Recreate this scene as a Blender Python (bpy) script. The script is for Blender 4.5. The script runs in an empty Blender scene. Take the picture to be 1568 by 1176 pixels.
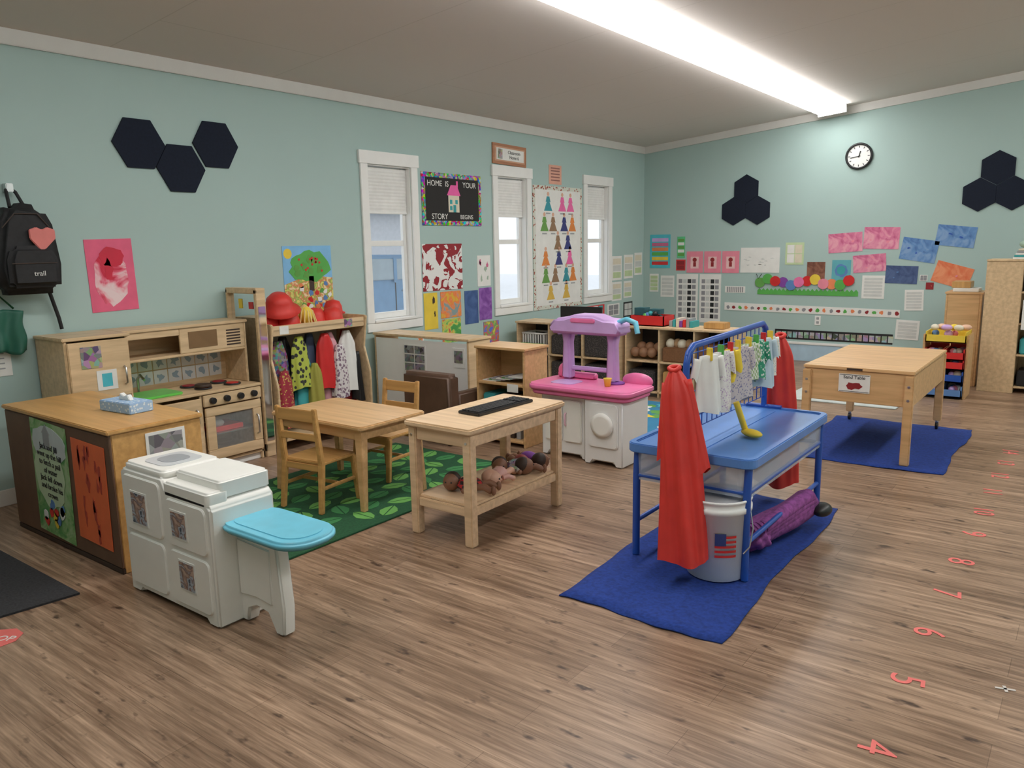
import bpy, bmesh, math, random
from mathutils import Vector, Matrix
random.seed(7)
SC=bpy.context.scene
try: SC.view_settings.view_transform='Standard'
except Exception: pass
# ------------------------------------------------------------------ materials
_m={}
def _base(name,rough,metal):
    m=bpy.data.materials.new(name); m.use_nodes=True; nt=m.node_tree
    b=nt.nodes['Principled BSDF']; b.inputs['Roughness'].default_value=rough; b.inputs['Metallic'].default_value=metal
    return m,nt,b
def _coord(nt,scale=(1,1,1)):
    tc=nt.nodes.new('ShaderNodeTexCoord'); mp=nt.nodes.new('ShaderNodeMapping'); mp.inputs['Scale'].default_value=scale
    nt.links.new(tc.outputs['Object'],mp.inputs['Vector']); return mp.outputs['Vector']
def _mix(nt,fac,a,b,blend='MIX'):
    x=nt.nodes.new('ShaderNodeMix'); x.data_type='RGBA'; x.blend_type=blend
    if hasattr(fac,'links'): nt.links.new(fac,x.inputs[0])
    else: x.inputs[0].default_value=fac
    for i,c in ((6,a),(7,b)):
        if hasattr(c,'links'): nt.links.new(c,x.inputs[i])
        else: x.inputs[i].default_value=(*c[:3],1)
    return x.outputs[2]
def _ramp(nt,src,p0,p1):
    r=nt.nodes.new('ShaderNodeValToRGB'); r.color_ramp.elements[0].position=p0; r.color_ramp.elements[1].position=p1
    nt.links.new(src,r.inputs[0]); return r.outputs[0]
def _noise(nt,vec,scale,detail=4):
    n=nt.nodes.new('ShaderNodeTexNoise'); n.inputs['Scale'].default_value=scale; n.inputs['Detail'].default_value=detail
    nt.links.new(vec,n.inputs['Vector']); return n.outputs['Fac']
def _bump(nt,b,h,strength,dist=.002):
    bp=nt.nodes.new('ShaderNodeBump'); bp.inputs['Strength'].default_value=strength; bp.inputs['Distance'].default_value=dist
    nt.links.new(h,bp.inputs['Height']); nt.links.new(bp.outputs[0],b.inputs['Normal'])
def M(name,c,rough=.5,metal=0,var=.07,scale=9,bump=0):
    if name in _m: return _m[name]
    m,nt,b=_base(name,rough,metal); v=_coord(nt); n=_noise(nt,v,scale)
    lo=tuple(x*(1-var) for x in c); hi=tuple(min(1,x*(1+var)) for x in c)
    nt.links.new(_mix(nt,_ramp(nt,n,.3,.7),lo,hi),b.inputs['Base Color'])
    if bump: _bump(nt,b,_noise(nt,v,scale*12),bump)
    _m[name]=m; return m
def wood(name,c,scale=(1,14,14),rough=.4,dark=.80):
    if name in _m: return _m[name]
    m,nt,b=_base(name,rough,0); v=_coord(nt,scale); n=_noise(nt,v,2.2,6)
    nt.links.new(_mix(nt,_ramp(nt,n,.35,.65),(c[0]*dark,c[1]*dark*.97,c[2]*dark*.92),c),b.inputs['Base Color']); _m[name]=m; return m
def paint(name,cols,scale=6,off=0.,sharp=False,rough=.65):
    """brushy child's painting: distorted noise through a colour ramp"""
    if name in _m: return _m[name]
    m,nt,b=_base(name,rough,0); v=_coord(nt); v.node.inputs['Location'].default_value=(off,off*1.7,off*.6)
    n=nt.nodes.new('ShaderNodeTexNoise'); n.inputs['Scale'].default_value=scale; n.inputs['Detail'].default_value=3; n.inputs['Distortion'].default_value=1.4
    nt.links.new(v,n.inputs['Vector']); r=nt.nodes.new('ShaderNodeValToRGB'); nt.links.new(n.outputs['Fac'],r.inputs[0]); cr=r.color_ramp
    if sharp: cr.interpolation='CONSTANT'
    N=len(cols); cr.elements[0].position=.0 if sharp else .36; cr.elements[1].position=.62; cr.elements[0].color=(*cols[0],1); cr.elements[1].color=(*cols[-1],1)
    for i in range(1,N-1): e=cr.elements.new(.36+.26*i/(N-1)); e.color=(*cols[i],1)
    if sharp and N==2: cr.elements[1].position=.50
    nt.links.new(r.outputs[0],b.inputs['Base Color']); _m[name]=m; return m
def dots(name,bg,fg,scale=40,th=.3,rough=.8):
    if name in _m: return _m[name]
    m,nt,b=_base(name,rough,0); v=_coord(nt); t=nt.nodes.new('ShaderNodeTexVoronoi'); t.inputs['Scale'].default_value=scale
    nt.links.new(v,t.inputs['Vector']); nt.links.new(_mix(nt,_ramp(nt,t.outputs['Distance'],th,th+.05),fg,bg),b.inputs['Base Color']); _m[name]=m; return m
def multi(name,scale=30,sat=.8,val=.8,rough=.8):
    if name in _m: return _m[name]
    m,nt,b=_base(name,rough,0); v=_coord(nt); t=nt.nodes.new('ShaderNodeTexVoronoi'); t.inputs['Scale'].default_value=scale
    h=nt.nodes.new('ShaderNodeHueSaturation'); h.inputs['Saturation'].default_value=sat*1.6; h.inputs['Value'].default_value=val
    nt.links.new(v,t.inputs['Vector']); nt.links.new(t.outputs['Color'],h.inputs['Color']); nt.links.new(h.outputs[0],b.inputs['Base Color']); _m[name]=m; return m
def checks(name,a,c,scale=30,rough=.8):
    if name in _m: return _m[name]
    m,nt,b=_base(name,rough,0); v=_coord(nt); t=nt.nodes.new('ShaderNodeTexChecker'); t.inputs['Scale'].default_value=scale
    t.inputs[1].default_value=(*a,1); t.inputs[2].default_value=(*c,1); nt.links.new(v,t.inputs['Vector']); nt.links.new(t.outputs[0],b.inputs['Base Color']); _m[name]=m; return m
def emis(name,c,s):
    m,nt,b=_base(name,.5,0); b.inputs['Base Color'].default_value=(.9,.9,.9,1); b.inputs['Emission Color'].default_value=(*c,1); b.inputs['Emission Strength'].default_value=s; return m
def glassy(name,c,alpha,rough=.1):
    if name in _m: return _m[name]
    m,nt,b=_base(name,rough,0); b.inputs['Base Color'].default_value=(*c,1); b.inputs['Alpha'].default_value=alpha; _m[name]=m; return m

MAPLE=wood('maple_wood',(.74,.47,.23)); MAPLEL=wood('light_maple_wood',(.84,.61,.39)); BIRCH=wood('birch_ply',(.76,.56,.34),(14,1.5,14))
HONEY=wood('honey_wood',(.68,.39,.14)); OAKY=wood('golden_wood',(.62,.36,.13),(14,14,1)); BROWNB=M('brown_hardboard',(.155,.085,.052),.6,var=.1)
WHITE=M('white_paint',(.84,.84,.82),.45,var=.02); PLAST=M('white_plastic',(.88,.87,.82),.35,var=.02); TRIM=M('trim_white',(.72,.71,.68),.5,var=.02)
PAPER=M('white_paper',(.80,.80,.77),.7,var=.04); BLACK=M('black_plastic',(.015,.015,.017),.4); NAVYF=M('navy_felt',(.008,.013,.028),.98,var=.15,scale=60)
PINKP=M('pink_paper',(.62,.15,.28),.7); BLUEP=M('blue_paper',(.11,.24,.52),.7); ORP=M('orange_paper',(.80,.25,.10),.7); YEL=M('yellow_paint',(.82,.60,.06),.6)
RED=M('red_fabric',(.66,.035,.025),.5,var=.10); REDP=M('red_plastic',(.65,.03,.03),.35); GREEN=M('green_paint',(.10,.42,.08),.6); LGREEN=M('leaf_light_green',(.13,.36,.08),.9); DGREEN=M('rug_dark_green',(.012,.08,.030),.95,var=.2,scale=80)
ROYAL=M('royal_blue_metal',(.02,.09,.42),.35); TABLEB=M('table_blue_plastic',(.10,.25,.62),.33,var=.05); RUGB=M('blue_rug',(.012,.042,.24),.95,var=.25,scale=60)
TURQ=M('turquoise_plastic',(.16,.54,.70),.35); PURPLE=M('purple_paint',(.22,.06,.35),.7); LILAC=M('lilac_plastic',(.62,.40,.74),.35); HOT=M('hot_pink_plastic',(.84,.20,.42),.35)
METAL=M('brushed_metal',(.6,.6,.6),.3,1); GREY=M('grey_paint',(.35,.36,.37),.5); DARK=M('dark_brown',(.05,.03,.022),.6); MAROON=M('maroon_paint',(.28,.015,.02),.6)
SKIN1=M('doll_brown_skin',(.25,.12,.07),.5); SKIN2=M('doll_light_skin',(.72,.42,.30),.5); TEAL=M('teal_fabric',(.05,.36,.38),.8); CREAM=M('cream_board',(.72,.66,.52),.6)
LEATH=M('brown_leather',(.12,.065,.042),.45,var=.15)
# ------------------------------------------------------------------ geometry helpers
def link(o,p=None):
    SC.collection.objects.link(o)
    if p is not None: o.parent=p
    return o
def G(name,loc=(0,0,0),rz=0,rx=0,ry=0):
    e=bpy.data.objects.new(name,None); e.empty_display_size=.1; e.location=loc; e.rotation_euler=(rx,ry,rz); return link(e)
def mk(p,name,verts,faces,mat,bev=0,smooth=False,loc=(0,0,0),rot=(0,0,0),seg=2):
    me=bpy.data.meshes.new(name); bm=bmesh.new(); vs=[bm.verts.new(v) for v in verts]
    for f in faces:
        try: bm.faces.new([vs[i] for i in f])
        except ValueError: pass
    bmesh.ops.recalc_face_normals(bm,faces=bm.faces)
    if bev>0: bmesh.ops.bevel(bm,geom=[e for e in bm.edges if len(e.link_faces)==2 and e.calc_face_angle(0)>.5],offset=bev,segments=3 if smooth else seg,affect='EDGES',clamp_overlap=True)
    for f in bm.faces: f.smooth=smooth
    bm.to_mesh(me); bm.free(); me.materials.append(mat)
    o=bpy.data.objects.new(name,me); o.location=loc; o.rotation_euler=rot; link(o,p)
    if smooth and bev>0: w=o.modifiers.new('wn','WEIGHTED_NORMAL'); w.weight=100
    return o
CF=[(0,1,3,2),(4,6,7,5),(0,4,5,1),(2,3,7,6),(0,2,6,4),(1,5,7,3)]
def box(p,n,x0,x1,y0,y1,z0,z1,mat,bev=.004,rot=(0,0,0)):
    c=((x0+x1)/2,(y0+y1)/2,(z0+z1)/2); a,b,d=abs(x1-x0)/2,abs(y1-y0)/2,abs(z1-z0)/2
    v=[(i*a,j*b,k*d) for i in(-1,1) for j in(-1,1) for k in(-1,1)]
    return mk(p,n,v,CF,mat,min(bev,a*.45,b*.45,d*.45),bev>.015,c,rot)
def boxes(p,n,lst,mat):
    v=[];f=[]
    for x0,x1,y0,y1,z0,z1 in lst:
        s=len(v); v+=[(x,y,z) for x in(x0,x1) for y in(y0,y1) for z in(z0,z1)]; f+=[tuple(i+s for i in q) for q in CF]
    return mk(p,n,v,f,mat)
def _ax(axis,a,b,c):
    return (a,b,c) if axis=='Z' else ((a,c,b) if axis=='Y' else (c,a,b))
def prism(p,n,pts,axis,a0,a1,mat,bev=0,smooth=False,**k):
    N=len(pts); v=[_ax(axis,x,y,a0) for x,y in pts]+[_ax(axis,x,y,a1) for x,y in pts]
    f=[tuple(range(N)),tuple(range(N,2*N))]+[(i,(i+1)%N,(i+1)%N+N,i+N) for i in range(N)]
    return mk(p,n,v,f,mat,bev,smooth,**k)
def flats(p,n,polys,axis,a0,a1,mat):
    v=[];f=[]
    for pts in polys:
        N=len(pts); s=len(v); v+=[_ax(axis,x,y,a0) for x,y in pts]+[_ax(axis,x,y,a1) for x,y in pts]
        f+=[tuple(range(s,s+N)),tuple(range(s+N,s+2*N))]+[(s+i,s+(i+1)%N,s+(i+1)%N+N,s+i+N) for i in range(N)]
    return mk(p,n,v,f,mat)
def lathe(p,n,prof,mat,c=(0,0,0),seg=28,rot=(0,0,0),smooth=True):
    v=[];f=[];N=len(prof)
    for i in range(seg):
        a=2*math.pi*i/seg
        for r,z in prof: v.append((r*math.cos(a),r*math.sin(a),z))
    for i in range(seg):
        j=(i+1)%seg
        for k in range(N-1): f.append((i*N+k,j*N+k,j*N+k+1,i*N+k+1))
    f.append(tuple(i*N for i in range(seg))); f.append(tuple(i*N+N-1 for i in range(seg)))
    o=mk(p,n,v,f,mat,0,False,c,rot)
    for q in o.data.polygons: q.use_smooth = smooth and len(q.vertices)==4
    return o
def cyl(p,n,c,r,h,mat,axis='Z',r2=None,seg=24):
    rot={'Z':(0,0,0),'X':(0,math.pi/2,0),'Y':(math.pi/2,0,0)}[axis]
    r2=r if r2 is None else r2; b=min(r,h)*.12
    return lathe(p,n,[(r-b,-h/2),(r,-h/2+b),(r2,h/2-b),(r2-b,h/2)],mat,c,seg,rot)
def sph(p,n,c,r,mat,seg=20,rot=(0,0,0)):
    if not hasattr(r,'__len__'): r=(r,r,r)
    me=bpy.data.meshes.new(n); bm=bmesh.new(); bmesh.ops.create_uvsphere(bm,u_segments=seg,v_segments=seg//2+2,radius=1)
    bmesh.ops.scale(bm,vec=r,verts=bm.verts)
    for f in bm.faces: f.smooth=True
    bm.to_mesh(me); bm.free(); me.materials.append(mat); o=bpy.data.objects.new(n,me); o.location=c; o.rotation_euler=rot; return link(o,p)
def tube(p,n,pts,r,mat,closed=False,poly=True,res=3):
    c=bpy.data.curves.new(n,'CURVE'); c.dimensions='3D'; c.bevel_depth=r; c.bevel_resolution=res; c.use_fill_caps=True
    s=c.splines.new('POLY' if poly else 'NURBS'); s.points.add(len(pts)-1)
    for i,q in enumerate(pts): s.points[i].co=(*q,1)
    s.use_cyclic_u=closed
    if not poly: s.use_endpoint_u=not closed; s.order_u=3
    t=bpy.data.objects.new(n,c); me=bpy.data.meshes.new_from_object(t); bpy.data.objects.remove(t); me.materials.clear(); me.materials.append(mat)
    for f in me.polygons: f.use_smooth=True
    return link(bpy.data.objects.new(n,me),p)
def text(p,n,s,size,loc,mat,rot=(math.pi/2,0,0),ext=.0008):
    c=bpy.data.curves.new(n,'FONT'); c.body=s; c.size=size; c.extrude=ext; c.align_x='CENTER'; c.align_y='CENTER'
    t=bpy.data.objects.new(n,c); me=bpy.data.meshes.new_from_object(t); bpy.data.objects.remove(t); me.materials.clear(); me.materials.append(mat)
    o=bpy.data.objects.new(n,me); o.location=loc; o.rotation_euler=rot; return link(o,p)
def rrect(x0,x1,y0,y1,r,s=5):
    o=[]
    for cx,cy,a in((x1-r,y1-r,0),(x0+r,y1-r,90),(x0+r,y0+r,180),(x1-r,y0+r,270)):
        for i in range(s+1):
            t=math.radians(a+90*i/s); o.append((cx+r*math.cos(t),cy+r*math.sin(t)))
    return o
def rect(x0,x1,y0,y1): return [(x0,y0),(x1,y0),(x1,y1),(x0,y1)]
def circ(cx,cy,r,n=16,ry=None): return [(cx+r*math.cos(2*math.pi*i/n),cy+(ry or r)*math.sin(2*math.pi*i/n)) for i in range(n)]
def blob(cx,cy,r,n=16,amp=.35,ry=None):
    o=[]
    for i in range(n):
        k=1+random.uniform(-amp,amp); a=2*math.pi*i/n; o.append((cx+r*k*math.cos(a),cy+(ry or r)*k*math.sin(a)))
    return o
def drape(p,n,w0,w1,h,mat,folds=3,amp=.015,c=(0,0,0),rz=0,th=.004,nx=24,nz=14,outline=None,ph=0.):
    v=[];f=[]
    for j in range(nz+1):
        t=j/nz; w=w0+(w1-w0)*t
        for i in range(nx+1):
            s=i/nx-.5; a=amp*(.35+.65*t)
            y=a*math.sin(s*folds*2*math.pi+ph+t*1.3)+a*.4*math.sin(s*folds*5+t*7+ph)
            v.append((s*w+.006*math.sin(t*9+s*4+ph),y,-h*t*(1+.05*math.sin(s*folds*4+ph))-abs(s)*.03*(1-t)))
    W=nx+1
    for j in range(nz):
        for i in range(nx): f.append((j*W+i,j*W+i+1,(j+1)*W+i+1,(j+1)*W+i))
    o=mk(p,n,v,f,mat,0,True,c,(0,0,rz)); m=o.modifiers.new('s','SOLIDIFY'); m.thickness=th; m.offset=0
    return o
def clothtube(p,n,prof,mat,folds=6,amp=.12,c=(0,0,0),rot=(0,0,0),ph=0,nx=64,nz=36,drift=(0,0)):
    v=[];f=[]
    for j in range(nz+1):
        t=j/nz; a,b,z=prof(t)
        for i in range(nx):
            q=2*math.pi*i/nx; k=1+amp*(.3+.9*t)*math.sin(folds*q+ph+1.1*math.sin(t*3.1+ph))+amp*.5*math.sin((folds+3)*q-t*4+ph*2)
            v.append((a*math.cos(q)*(1+.4*(k-1))+drift[0]*math.sin(t*3),b*math.sin(q)*k+drift[1]*t,z+.012*t*math.sin(2*q+ph)))
    for j in range(nz):
        for i in range(nx): f.append((j*nx+i,j*nx+(i+1)%nx,(j+1)*nx+(i+1)%nx,(j+1)*nx+i))
    f.append(tuple(range(nx)))
    return mk(p,n,v,f,mat,0,True,c,rot)
# ------------------------------------------------------------------ room frame
XL=-.62; YB=1.19; S_=1.1357
def LW(y,z): return (-8.767+(y+8.767)*S_, 1.5+(z-1.5)*S_)
def BW(x,z): return (4.569+(x-4.569)*S_, 1.5+(z-1.5)*S_)
CS=.089
def cz(x): return 2.78+CS*(x-XL)
XR=7.2; YF=-10.8
m,nt,b=_base('wood_plank_floor',.36,0)
v=_coord(nt); br=nt.nodes.new('ShaderNodeTexBrick'); br.offset=.37; br.inputs['Scale'].default_value=1; br.inputs['Brick Width'].default_value=1.22; br.inputs['Row Height'].default_value=.152
br.inputs['Mortar Size'].default_value=.0010; br.inputs['Color1'].default_value=(.44,.300,.205,1); br.inputs['Color2'].default_value=(.345,.228,.150,1); br.inputs['Mortar'].default_value=(.22,.14,.09,1)
nt.links.new(v,br.inputs['Vector'])
g1=_noise(nt,_coord(nt,(1.1,20,1)),2.0,8); g2=_noise(nt,_coord(nt,(4,75,1)),2.0,4); kn=_noise(nt,_coord(nt,(4.6,11,1)),1.9,3); g3=_noise(nt,_coord(nt,(.8,5,1)),1.3,3); k2=_noise(nt,_coord(nt,(1.6,15,1)),1.5,4)
c1=_mix(nt,_ramp(nt,g1,.36,.64),(.58,.54,.50),(1.08,1.08,1.08)); a1=_mix(nt,1.0,br.outputs['Color'],c1,'MULTIPLY')
c2=_mix(nt,_ramp(nt,g2,.35,.65),(.78,.76,.74),(1.1,1.1,1.1)); a2=_mix(nt,1.0,a1,c2,'MULTIPLY')
c3=_mix(nt,_ramp(nt,g3,.35,.65),(.80,.78,.76),(1.1,1.1,1.1)); a3=_mix(nt,1.0,a2,c3,'MULTIPLY')
c4=_mix(nt,_ramp(nt,k2,.60,.72),(1,1,1),(.62,.56,.52)); a3=_mix(nt,1.0,a3,c4,'MULTIPLY')
a4=_mix(nt,_ramp(nt,kn,.615,.73),a3,(.07,.04,.026))
nt.links.new(a4,b.inputs['Base Color']); _bump(nt,b,g2,.12,.001)
boxes(None,'floor',[(XL-.12,XR+.1,YF-.1,YB+.12,-.1,0)],m)
WALLM=M('aqua_wall_paint',(.405,.545,.520),.7,var=.015,scale=2)
m,nt,b=_base('ceiling_panels',.85,0); v=_coord(nt); br=nt.nodes.new('ShaderNodeTexBrick'); br.inputs['Scale'].default_value=1; br.inputs['Brick Width'].default_value=9; br.inputs['Row Height'].default_value=1.22; br.inputs['Mortar Size'].default_value=.004
for k,c in(('Color1',(.68,.635,.60)),('Color2',(.68,.635,.60)),('Mortar',(.58,.54,.50))): br.inputs[k].default_value=(*c,1)
nt.links.new(v,br.inputs['Vector']); nt.links.new(br.outputs[0],b.inputs['Base Color']); CEILM=m
prism(None,'ceiling',[(XL-.12,cz(XL-.12)),(XR+.1,cz(XR+.1)),(XR+.1,cz(XR+.1)+.1),(XL-.12,cz(XL-.12)+.1)],'Y',YF-.1,YB+.12,CEILM)
WIN=[(-4.60,-3.98),(-2.99,-2.38),(-1.41,-.80)]; wins=[]
for a,b_ in WIN:
    y0,_z=LW(a,0); y1,_z=LW(b_,0); wins.append((y0+.085,y1-.085))
_,WZ0=LW(0,.93); _,WZ1=LW(0,2.13)
cells=[]; yb=[YF]
for a,b_ in wins: yb+=[a,b_]
yb.append(YB+.12)
for i in range(len(yb)-1):
    if i%2==0: cells.append((XL-.12,XL,yb[i],yb[i+1],0,2.8))
    else: cells+= [(XL-.12,XL,yb[i],yb[i+1],0,WZ0),(XL-.12,XL,yb[i],yb[i+1],WZ1,2.8)]
boxes(None,'wall_left',cells,WALLM)
prism(None,'wall_back',[(XL-.1,0),(XR,0),(XR,cz(XR)),(XL-.1,cz(XL-.1))],'Y',YB,YB+.12,WALLM)
boxes(None,'wall_right',[(XR,XR+.1,YF,YB,0,cz(XR))],WALLM)
prism(None,'wall_front',[(XL,0),(XR,0),(XR,cz(XR)),(XL,cz(XL))],'Y',YF-.1,YF,WALLM)
box(None,'trim_crown_left',XL,XL+.02,YF,YB,2.69,2.785,TRIM)
prism(None,'trim_crown_back',[(XL,2.69),(XR,2.69+CS*(XR-XL)),(XR,cz(XR)+.004),(XL,cz(XL)+.004)],'Y',YB-.02,YB,TRIM,.003)
box(None,'baseboard_left',XL,XL+.012,YF,YB,0,.1,TRIM); box(None,'baseboard_back',XL,XR,YB-.012,YB,0,.1,TRIM)
SHADE=M('cellular_shade',(.80,.80,.78),.8)
for i,(a,b_) in enumerate(wins):
    g=G('window_%d'%(i+1),(XL,(a+b_)/2,0),math.pi/2); w=(b_-a)/2; z0,z1=WZ0,WZ1
    box(g,'casing_left',-w-.085,-w,-.02,0,z0-.02,z1,WHITE,.003); box(g,'casing_right',w,w+.085,-.02,0,z0-.02,z1,WHITE,.003)
    box(g,'casing_head',-w-.1,w+.1,-.026,0,z1,z1+.11,WHITE,.003); box(g,'casing_apron',-w-.085,w+.085,-.019,0,z0-.10,z0-.022,WHITE,.003); box(g,'sill',-w+.001,w-.001,-.03,.1,z0-.02,z0+.004,WHITE,.003)
    for nm,q in(('jamb_left',(-w,-w+.01,0,.12,z0,z1)),('jamb_right',(w-.01,w,0,.12,z0,z1)),('jamb_head',(-w+.01,w-.01,0,.12,z1-.01,z1))): box(g,nm,*q,WHITE,.001)
    zm=z0+(z1-z0)*.5
    for nm,q in(('upper_sash_top',(-w+.05,w-.05,.075,.105,z1-.05,z1-.01)),('meeting_rail',(-w+.05,w-.05,.07,.1,zm-.025,zm+.025)),('lower_sash_bottom',(-w+.05,w-.05,.065,.1,z0+.005,z0+.06)),
      ('sash_left',(-w+.01,-w+.05,.066,.104,z0+.005,z1-.01)),('sash_right',(w-.05,w-.01,.066,.104,z0+.005,z1-.01))): box(g,nm,*q,WHITE,.003)
    box(g,'glass_pane',-w+.04,w-.04,.084,.088,z0+.04,z1-.04,glassy('window_glass',(.9,.95,.97),.06,.02),0)
    zs=z1-.40; n=26; pts=[]
    for k in range(n+1): pts.append((.045+(.003 if k%2 else 0),z1-.02-(z1-.02-zs)*k/n))
    prism(g,'cellular_shade',[(y,z) for y,z in pts]+[(y+.012,z) for y,z in reversed(pts)],'X',-w+.012,w-.012,SHADE); box(g,'shade_bottom_rail',-w+.012,w-.012,.04,.063,zs-.02,zs,WHITE)
boxes(None,'ground_snow',[(-30,XL-.14,-20,25,-.15,-.05)],M('snow',(.8,.82,.85),.8))
c=G('car',(-5.2,.35,-.05)); CARM=M('car_blue_paint',(.13,.26,.42),.25)
prism(c,'body',[(-2.1,.25),(-1.72,.25),(-1.65,.55),(-1.3,.70),(-.95,.55),(-.88,.25),(.88,.25),(.95,.55),(1.3,.70),(1.65,.55),(1.72,.25),(2.1,.25),(2.15,.75),(1.5,.95),(.9,1.0),(.45,1.42),(-1.2,1.45),(-1.9,1.05),(-2.1,.9)],'X',-.8,.8,CARM,.04)
prism(c,'side_windows',[(-1.65,1.06),(.78,1.03),(.4,1.36),(-1.15,1.38)],'X',-.83,.83,M('car_window',(.30,.36,.40),.1),.01)
for i,(x,y) in enumerate(((.70,-1.3),(.70,1.3),(-.70,-1.3),(-.70,1.3))): cyl(c,'wheel_%d'%i,(x,y,.33),.33,.2,BLACK,'X'); cyl(c,'hubcap_%d'%i,(x*1.15,y,.33),.18,.02,METAL,'X')
box(c,'headlight',.5,.78,2.08,2.16,.6,.75,WHITE); box(c,'door_seam',.8,.806,-.3,-.28,.4,1.0,BLACK); box(c,'window_pillar',.83,.84,-.35,-.28,1.0,1.38,CARM); box(c,'door_handle',.8,.82,-.15,.0,.85,.88,METAL)
hs=G('house',(-16,9,-.05)); box(hs,'siding',-2,2,-4,4,0,2.6,M('grey_siding',(.45,.47,.50),.8)); prism(hs,'roof',[(-2.4,2.6),(2.4,2.6),(0,4)],'Y',-4.3,4.3,DARK)
# ------------------------------------------------------------------ ceiling lights
EM=emis('light_diffuser',(1,.985,.965),12.8)
for row,fx in enumerate((1.88,5.4)):  # right-hand row is out of view, added for extra light in the room
    for k in range(4):
        y1=.98-2.44*k; g=G('fluorescent_ceiling_light',(fx,y1-1.22,cz(fx)),0,0,-math.atan(CS))
        prism(g,'housing',[(-.14,0),(.14,0),(.14,-.022),(-.14,-.022)],'Y',-1.22,1.22,WHITE)
        prism(g,'diffuser',[(-.155,-.023),(.155,-.023),(.15,-.06),(.115,-.085),(-.115,-.085),(-.15,-.06)],'Y',-1.2195,1.2195,EM)
        if k==0: box(g,'end_cap',-.16,.16,1.22,1.232,-.09,-.0,WHITE)
# ------------------------------------------------------------------ wall sheets
def sheet(wall,name,u0,u1,v0,v1,mat,tilt=0,th=.003):
    f=LW if wall=='L' else BW; a,c=f(u0,v0); b_,d=f(u1,v1); w,h=b_-a,d-c
    g=G(name,(XL,(a+b_)/2,(c+d)/2) if wall=='L' else ((a+b_)/2,YB,(c+d)/2),0)
    L_=Matrix.Translation(g.location)
    g.matrix_world=(L_@Matrix.Rotation(math.pi/2,4,'Z')@Matrix.Rotation(-tilt,4,'Y')) if wall=='L' else (L_@Matrix.Rotation(-tilt,4,'Y'))
    box(g,'paper',-w/2,w/2,-th-.001,-.001,-h/2,h/2,mat,.0004)
    return g,w,h
def deco(g,n,polys,mat,lv=1): flats(g,n,polys,'Y',-.004-.0012*lv,-.004-.0012*(lv-1),mat)
def hexa(wall,u,v,R,flat):
    f=LW if wall=='L' else BW; a,c=f(u,v); g=G('hexagon_felt_panel',(XL,a,c) if wall=='L' else (a,YB,c),math.pi/2 if wall=='L' else 0)
    o=0 if flat else 30
    prism(g,'felt',[(R*S_*math.cos(math.radians(60*i+o)),R*S_*math.sin(math.radians(60*i+o))) for i in range(6)],'Y',-.014,-.001,NAVYF,.001)
for u,v_ in((-6.30,2.12),(-6.048,1.995),(-5.80,2.155)): hexa('L',u,v_,.160,True)
for u,v_ in((1.275,2.07),(1.137,1.83),(1.413,1.83),(3.685,2.13),(3.547,1.89),(3.823,1.89)): hexa('B',u,v_,.1585,False)
a,c=BW(2.45,2.33); g=G('wall_clock',(a,YB,c))
lathe(g,'rim',[(.125,0),(.15,0),(.152,.02),(.14,.035),(.127,.03),(.126,.012)],BLACK,(0,-.001,0),40,(math.pi/2,0,0))
cyl(g,'face',(0,-.012,0),.13,.012,WHITE,'Y',seg=40)
flats(g,'hour_marks',[[(x*math.cos(t)-y*math.sin(t),x*math.sin(t)+y*math.cos(t)) for x,y in rect(.095,.118,-.004,.004)] for t in[math.radians(30*i) for i in range(12)]],'Y',-.0205,-.019,BLACK)
for nm,l,w,t in(('hour_hand',.06,.006,75),('minute_hand',.095,.004,190)):
    t=math.radians(t); flats(g,nm,[[(x*math.cos(t)-y*math.sin(t),x*math.sin(t)+y*math.cos(t)) for x,y in rect(-.015,l,-w,w)]],'Y',-.023,-.021,BLACK)
g,w,h=sheet('L','crimson_painting',-6.67,-6.40,1.165,1.575,M('hot_pink_card',(.78,.13,.24),.7),.02)
deco(g,'painted_area',[blob(-.005,-.01,w*.36,30,.07,h*.40)],paint('crimson_brushwork',[(.62,.02,.06),(.78,.14,.22),(.85,.50,.55),(.85,.66,.68)],5.5,3.1)); deco(g,'red_strokes',[blob(.01,.12,w*.26,20,.14,h*.14),blob(-.02,.04,w*.09,12,.3,h*.14)],M('crimson_paint',(.62,.015,.05),.5),2)
g,w,h=sheet('L','bulletin_board',-3.93,-3.16,1.675,2.11,multi('leaf_border_paper',42,.8,.7),0,.01)
flats(g,'black_panel',[rect(-w/2+.045,w/2-.045,-h/2+.045,h/2-.045)],'Y',-.0125,-.011,M('black_paper',(.02,.018,.018),.8))
BPK=M('bright_pink',(.85,.12,.4),.6)
flats(g,'house_walls',[rect(-.07,.09,-.12,.04)],'Y',-.014,-.0126,CREAM); flats(g,'house_roof',[[(-.09,.04),(.11,.04),(.06,.14),(-.03,.14)]],'Y',-.0145,-.0126,BPK); flats(g,'chimney',[rect(.05,.075,.12,.18)],'Y',-.014,-.0126,BPK)
flats(g,'house_windows',[rect(-.05,-.015,-.04,0),rect(.03,.065,-.04,0),rect(-.05,-.015,-.1,-.06),rect(.0,.04,-.12,-.05)],'Y',-.0155,-.014,TEAL)
text(g,'title_text','HOME  IS',.075,(-.215,-.0135,.145),PAPER); text(g,'title_text_end','YOUR',.075,(.25,-.0135,.145),PAPER); text(g,'lower_text','STORY',.075,(-.2,-.0135,-.165),PAPER); text(g,'lower_text_end','BEGINS',.06,(.2,-.0135,-.165),PAPER)
g,w,h=sheet('L','framed_name_sign',-2.98,-2.46,2.235,2.42,wood('sign_wood',(.45,.18,.08)),-.02,.014)
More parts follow.
